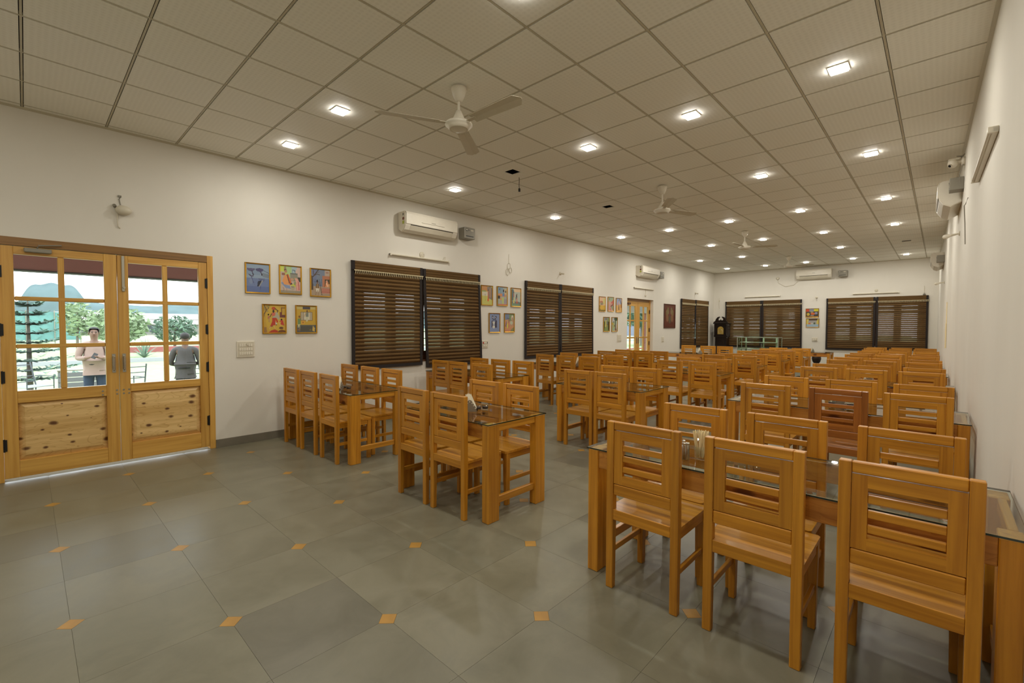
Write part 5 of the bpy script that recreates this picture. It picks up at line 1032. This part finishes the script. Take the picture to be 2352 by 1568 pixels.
    for sg in (-1, 1): sphere(bm, Vector(S(sg * .083, .0, 1.605)), .026 * s, 10, 8, (.35, .7, 1.1))
    obj('ear', bm, M_sk, t)
    bm = B(); prism(bm, [S(-.088, 1.635), S(-.122, 1.592), S(-.112, 1.582), S(-.09, 1.585)], 'x', -.012 * s, .012 * s); obj('nose', bm, M_sk, t)
    bm = B()
    for sg in (-1, 1): sphere(bm, Vector(S(sg * .032, -.096, 1.628)), .011 * s, 8, 6, (1.2, .5, .7)); box(bm, *S(sg * .032 - .02, sg * .032 + .02, -.105, -.095, 1.645, 1.653))
    obj('eye', bm, M_hr, t)
    bm = B(); box(bm, *S(-.024, .024, -.098, -.088, 1.552, 1.561)); obj('mouth', bm, plain('lip_%s' % label[:6], (120, 70, 62), 0.5), t)
    return t
def aim(x, y): return math.atan2((CAM.y - y), (CAM.x - x)) + PI / 2
p1 = person('man in a pale pink shirt and navy trousers looking down at his phone', (-6.0, 0.91, -0.25), aim(-6, .91), 1.70, (0.34, 0.235, 0.20, 1), (0.025, 0.04, 0.075, 1), (0.22, 0.12, 0.085, 1), (0.02, 0.018, 0.02, 1),
       {'L': ((.24, -.05, 1.10), (.08, -.26, 1.12), (-.8, -.3, .25)), 'R': ((-.25, -.04, 1.10), (-.09, -.27, 1.13), (.75, -.35, .3))}, 1.1)
ph = obj('mobile_phone', (lambda b: (box(b, -.035, .035, -.004, .004, -.07, .07, .003), b)[1])(B()), M_black, None); ph.location = Vector((-6.0, .91, -.25)) + Matrix.Rotation(aim(-6, .91), 3, 'Z') @ Vector((0.0, -.33, 1.15)); ph.rotation_euler = (-0.7, 0.5, aim(-6, .91)); tag(ph, 'small black phone held by the man in pink outside the door', 'phone')
p2 = person('man in a grey shirt and dark trousers seen from behind on the lawn', (-4.5, 2.12, -0.235), aim(-4.5, 2.12) + PI - 0.1, 1.58, (0.085, 0.078, 0.078, 1), (0.03, 0.028, 0.03, 1), (0.16, 0.09, 0.065, 1), (0.025, 0.022, 0.022, 1),
       {'L': ((.27, -.02, 1.08), (.10, -.24, 1.02), (-.8, -.4, .1)), 'R': ((-.27, -.02, 1.08), (-.12, -.25, 1.04), (.8, -.4, .1))}, 1.12)

M_leafA = plain('pale_leaf', (0.26, 0.34, 0.20, 1), 0.8, var=0.4, scale=1.5); M_leafB = plain('dark_leaf', (0.13, 0.21, 0.15, 1), 0.8, var=0.4, scale=2); M_bark = plain('grey_bark', (0.16, 0.13, 0.11, 1), 0.9, var=0.2)
M_needle = plain('blue_green_needles', (0.13, 0.22, 0.18, 1), 0.8, var=0.3, scale=3)
def leaf_cloud(name, n, cen, rad, size, mat, parent, seed, shell=0.55, droop=0.0):
    rr = random.Random(seed); vs, fs = [], []
    for k in range(n):
        while True:
            d = Vector((rr.uniform(-1, 1), rr.uniform(-1, 1), rr.uniform(-1, 1)))
            if shell ** 2 < d.length_squared <= 1: break
        c = Vector(cen) + Vector((d.x * rad[0], d.y * rad[1], d.z * rad[2])); a = Vector((rr.gauss(0, 1), rr.gauss(0, 1), rr.gauss(0, .6) - droop)).normalized(); b = a.cross(Vector((rr.gauss(0, 1), rr.gauss(0, 1), rr.gauss(0, 1)))).normalized(); L = size * rr.uniform(.6, 1.3)
        i = len(vs); vs += [c - a * L, c + b * L * .36, c + a * L, c - b * L * .36]; fs.append((i, i + 1, i + 2, i + 3))
    me = bpy.data.meshes.new(name); me.from_pydata([tuple(v) for v in vs], [], fs); me.materials.append(mat); o = bpy.data.objects.new(name, me); COL.objects.link(o); o.parent = parent; o['kind'] = 'stuff'; return o
def tree(label, loc, h, rad, size, n, mat, seed, trunk=0.12, lean=0.0, name='broadleaf_tree', cat='tree', grp='trees beyond the lawn'):
    t = thing(name, label, cat, loc, 0, grp); bm = B()
    tube(bm, [(0, 0, 0), (lean * .3, 0, h * .3), (lean, 0.05, h * .6), (lean * 1.3, 0, h * .8)], trunk, 10, radii=[trunk * 1.3, trunk, trunk * .8, trunk * .4])
    for a in range(4): tube(bm, [(lean * .8, 0.03, h * .5), (lean + rad[0] * .5 * math.cos(a * 1.6), rad[1] * .5 * math.sin(a * 1.6), h * .78)], trunk * .4, 6, radii=[trunk * .5, trunk * .2])
    obj('trunk', bm, M_bark, t); leaf_cloud('foliage', n, (lean, 0, h - rad[2]), rad, size, mat, t, seed, 0.25); return t
# Norfolk pine left of the man in pink
cf = thing('conifer_tree', 'young conifer with flat layered branches left of the man in pink', 'tree', (-9.2, 0.02, -0.215), 0)
bm = B(); tube(bm, [(0, 0, 0), (0, 0, 1.2), (0, 0, 2.35)], .05, 8, radii=[.06, .04, .008]); obj('trunk', bm, M_bark, cf)
rr = random.Random(5); vs, fs = [], []
for L in range(9):
    z = 0.45 + L * 0.215; R = 0.95 * (1 - L / 10.5)
    for k in range(9):
        a = k * 2 * PI / 9 + L * .37; d = Vector((math.cos(a), math.sin(a), 0))
        for q in range(14):
            u = (q + 1) / 14; c = Vector((0, 0, z)) + d * R * u + Vector((0, 0, 0.10 * u * u - .02)); sd = Vector((-d.y, d.x, 0))
            for sg in (-1, 1):
                e = c + (sd * sg * .75 + d * .5).normalized() * (.17 * (1.15 - u * .7)) + Vector((0, 0, rr.uniform(-.02, .05))); i = len(vs); vs += [c - d * .04, c + d * .04, e + d * .02, e - d * .02]; fs.append((i, i + 1, i + 2, i + 3))
me = bpy.data.meshes.new('needles'); me.from_pydata([tuple(v) for v in vs], [], fs); me.materials.append(M_needle); o = bpy.data.objects.new('needles', me); COL.objects.link(o); o.parent = cf; o['kind'] = 'stuff'
tree('slender pale green tree behind the conifer at the lawn edge', (-24.5, 1.7, 0.1), 2.6, (.6, .7, .9), .16, 500, M_leafA, 21, .05)
tree('bushy pale green tree behind the man in pink', (-20.5, 2.85, 0.05), 2.3, (.8, 1.1, .8), .16, 800, M_leafA, 22, .06)
tree('low pale green shrub before the long white building, seen left of the agave', (-30, 3.9, 0.15), 2.0, (1.1, 1.2, .85), .18, 700, M_leafA, 23, .06)
tree('low blue-green shrub before the long white building, above the agave', (-30, 6.6, 0.15), 2.0, (1.1, 1.3, .85), .18, 700, M_leafB, 24, .06)
tree('pale shrub behind the man in grey', (-29, 9.2, 0.15), 1.9, (1.1, 1.2, .8), .18, 700, M_leafA, 25, .06)
tree('tall loose palm-like tree right of the man in grey', (-26, 8.2, 0.12), 3.0, (.9, 1.0, .9), .24, 500, M_leafA, 26, .06)
tree('leafy dark green tree outside the far door, trunk visible through it', (-5.6, 24.6, -0.24), 4.6, (2.4, 2.6, 1.5), .17, 5000, M_leafB, 27, .17, .25, grp='trees outside the far door')
tree('loose green tree behind the other outside the far door', (-13, 37.5, -0.2), 4.4, (2.6, 3.0, 1.4), .22, 2500, M_leafB, 28, .16, grp='trees outside the far door')
def strap_plant(label, loc, n, L, wd, mat, seed, name='agave_plant'):
    t = thing(name, label, 'plant', loc, 0, None); r_ = random.Random(seed)
    for k in range(n):
        a = k * 2.4 + r_.uniform(-.2, .2); el = math.radians(r_.uniform(22, 80)); d = Vector((math.cos(a), math.sin(a), 0)); sd = Vector((-d.y, d.x, 0)); vs = []
        for q, u in enumerate((0, .35, .7, 1)):
            c = d * L * u * math.cos(el) + Vector((0, 0, L * u * math.sin(el) - .25 * L * u * u * math.cos(el))); w = wd * (1 - .9 * u) if u else wd * .7
            vs += [c - sd * w, c + sd * w]
        me = bpy.data.meshes.new('leaf'); me.from_pydata([tuple(v) for v in vs], [], [(0, 1, 3, 2), (2, 3, 5, 4), (4, 5, 7, 6)]); me.materials.append(mat); o = bpy.data.objects.new('leaf', me); COL.objects.link(o); o.parent = t
strap_plant('spiky pale agave on the kerb between the two men', (-19.9, 3.62, 0.045), 34, .95, .045, plain('agave_leaf', (0.22, 0.31, 0.24, 1), .7), 31)
for n, (x, y) in enumerate(((-4.2, 20.6), (-4.4, 22.3))): strap_plant('grassy clump with long strap leaves outside the far door, %s' % ('left one' if n == 0 else 'right one'), (x, y, -0.225), 46, 1.15, .025, plain('strap_leaf_%d' % n, (0.20, 0.30, 0.12, 1), .7), 40 + n, 'strap_leaf_clump')
bm = B(); tube(bm, [(-3.3, 14, 0.55), (-3.3, 34, 0.55)], .03, 8); [tube(bm, [(-3.3, y, -0.22), (-3.3, y, 0.55)], .02, 6) for y in np.linspace(14, 34, 11)]
o = obj('red_railing', bm, plain('red_rail', (0.36, 0.07, 0.08, 1), .6)); tag(o, 'thin red garden railing outside the far door', 'railing')
# buildings, net and hills
bl = thing('white_building', 'long low white-roofed building far across the lawn', 'building', (-70, 14, 0.3), 0)
bm = B(); box(bm, -3, 3, -11.5, 16, 0, 1.35); obj('wall', bm, plain('dull_wall', (0.22, 0.21, 0.20, 1), .9), bl)
bm = B(); box(bm, -3.3, 3.3, -11.8, 16.3, 1.351, 1.95, 0.02); obj('lower_roof', bm, plain('white_roof', (0.62, 0.62, 0.60, 1), .8), bl)
bm = B(); box(bm, -3.0, 2.9, -11.8, 16.3, 2.02, 2.75, 0.02); obj('upper_roof', bm, plain('white_roof_b', (0.62, 0.62, 0.60, 1), .8), bl)
bm = B(); box(bm, -2.9, 2.8, -11.7, 16.2, 1.951, 2.019); obj('roof_gap', bm, M_grey, bl)
M_wd = plain('dark_window', (0.05, 0.06, 0.08, 1), .3)
for k in range(8): 
    bm = B(); box(bm, 3.0, 3.05, -10 + k * 3.2, -8.6 + k * 3.2, .4, 1.2); obj('window', bm, M_wd, bl)
b2 = thing('pale_house', 'pale flat house seen through the far door', 'building', (-26, 62, 0.1), 0.4)
bm = B(); box(bm, -5, 5, -4, 4, 0, 3.0); obj('wall', bm, plain('pale_wall', (0.5, 0.5, 0.52, 1), .9), b2)
bm = B(); box(bm, -5.4, 5.4, -4.4, 4.4, 3.001, 3.35); obj('roof', bm, M_white, b2)
bm = B(); box(bm, -3, 3, -4.06, -4.001, 0.2, 1.7); obj('shutter', bm, plain('blue_grey_shutter', (0.16, 0.18, 0.26, 1), .6), b2)
nt = thing('netting_fence', 'pale teal netting fence on poles at the left across the lawn', 'fence', (-40, 1.0, 0.2), 0)
bm = B(); box(bm, -.02, .02, -2.4, 1.75, 0.25, 2.25); obj('netting', bm, plain('teal_net', (0.13, 0.28, 0.27, 1), .9, var=.15, scale=2), nt)
for y in (-2.4, -1.0, .4, 1.75):
    bm = B(); tube(bm, [(0.05, y, 0), (0.05, y, 2.35)], .03, 6); obj('pole', bm, M_grey, nt)
def hill(nm, x, fn, y0, y1, dep, mat):
    bm = B(); ny, nx = 60, 6; g = []
    for i in range(nx + 1):
        u = i / nx; g.append([bm.verts.new((x - dep * u, y0 + (y1 - y0) * j / ny, fn(y0 + (y1 - y0) * j / ny) * math.sin(u * PI / 2) ** .6 + .5)) for j in range(ny + 1)])
    for i in range(nx):
        for j in range(ny): f = bm.faces.new((g[i][j], g[i][j + 1], g[i + 1][j + 1], g[i + 1][j])); f.smooth = True
    o = struct(nm, bm, mat); return o
M_hill = plain('hazy_hill', (0.125, 0.175, 0.185, 1), 1.0, var=0.12, scale=.25, spec=0)  # distance haze is put into this pale base colour
hill('hill_1', -150, lambda y: 7.4 + .5 * math.sin(y * .21) + .3 * math.sin(y * .6 + 1), -60, 170, 20, M_hill)
hill('hill_2', -146, lambda y: 11.3 * math.exp(-((y - 4.9) / 7.2) ** 4) + .25 * math.sin(y * 1.7), -4, 15, 8, M_hill)
# garden chairs and crate
def gchair(label, loc, rz):
    t = thing('garden_chair', label, 'garden chair', loc, rz, 'metal garden chairs on the lawn'); m = plain('chair_metal', (0.10, 0.11, 0.13, 1), .5, .4)
    for sx in (-1, 1):
        bm = B(); tube(bm, [(sx * .25, -.24, 0), (sx * .25, -.24, .62), (sx * .25, .22, .62)], .013, 6); obj('front_leg', bm, m, t)
        bm = B(); tube(bm, [(sx * .25, .24, 0), (sx * .25, .22, .42), (sx * .24, .34, .92)], .013, 6); obj('rear_leg', bm, m, t)
    bm = B(); box(bm, -.25, .25, -.24, .24, .41, .425, .003); obj('seat', bm, plain('seat_pad', (0.34, 0.36, 0.38, 1), .7), t)
    for k in range(4):
        bm = B(); tube(bm, [(-.24, .245 + .028 * k, .50 + k * .12), (.24, .245 + .028 * k, .50 + k * .12)], .01, 6); obj('back_bar', bm, m, t)
gchair('grey metal garden chair under the conifer at the left', (-7.8, .03, -.23), 2.2)
gchair('metal garden chair left of the agave, half hidden by the door stile', (-6.4, 1.42, -.245), -1.3)
gchair('dark metal garden chair right of the man in grey', (-6.6, 2.78, -.24), -2.4)
cr = thing('slatted_crate', 'grey slatted garden bench box left of the man in pink', 'garden bench', (-7.6, .80, -.232), 1.5)
for k in range(6):
    bm = B(); box(bm, -.36, .36, -.26, -.24, .06 + k * .11, .155 + k * .11, .004); obj('slat', bm, plain('weathered_grey', (0.17, 0.17, 0.18, 1), .8), cr)
bm = B()
for sx in (-.36, .32):
    for y in (-.24, .2): box(bm, sx, sx + .04, y, y + .04, 0, .74)
obj('post', bm, M_grey, cr)
bm = B(); box(bm, -.37, .37, -.27, .25, .741, .765, .004); obj('top', bm, M_grey, cr)
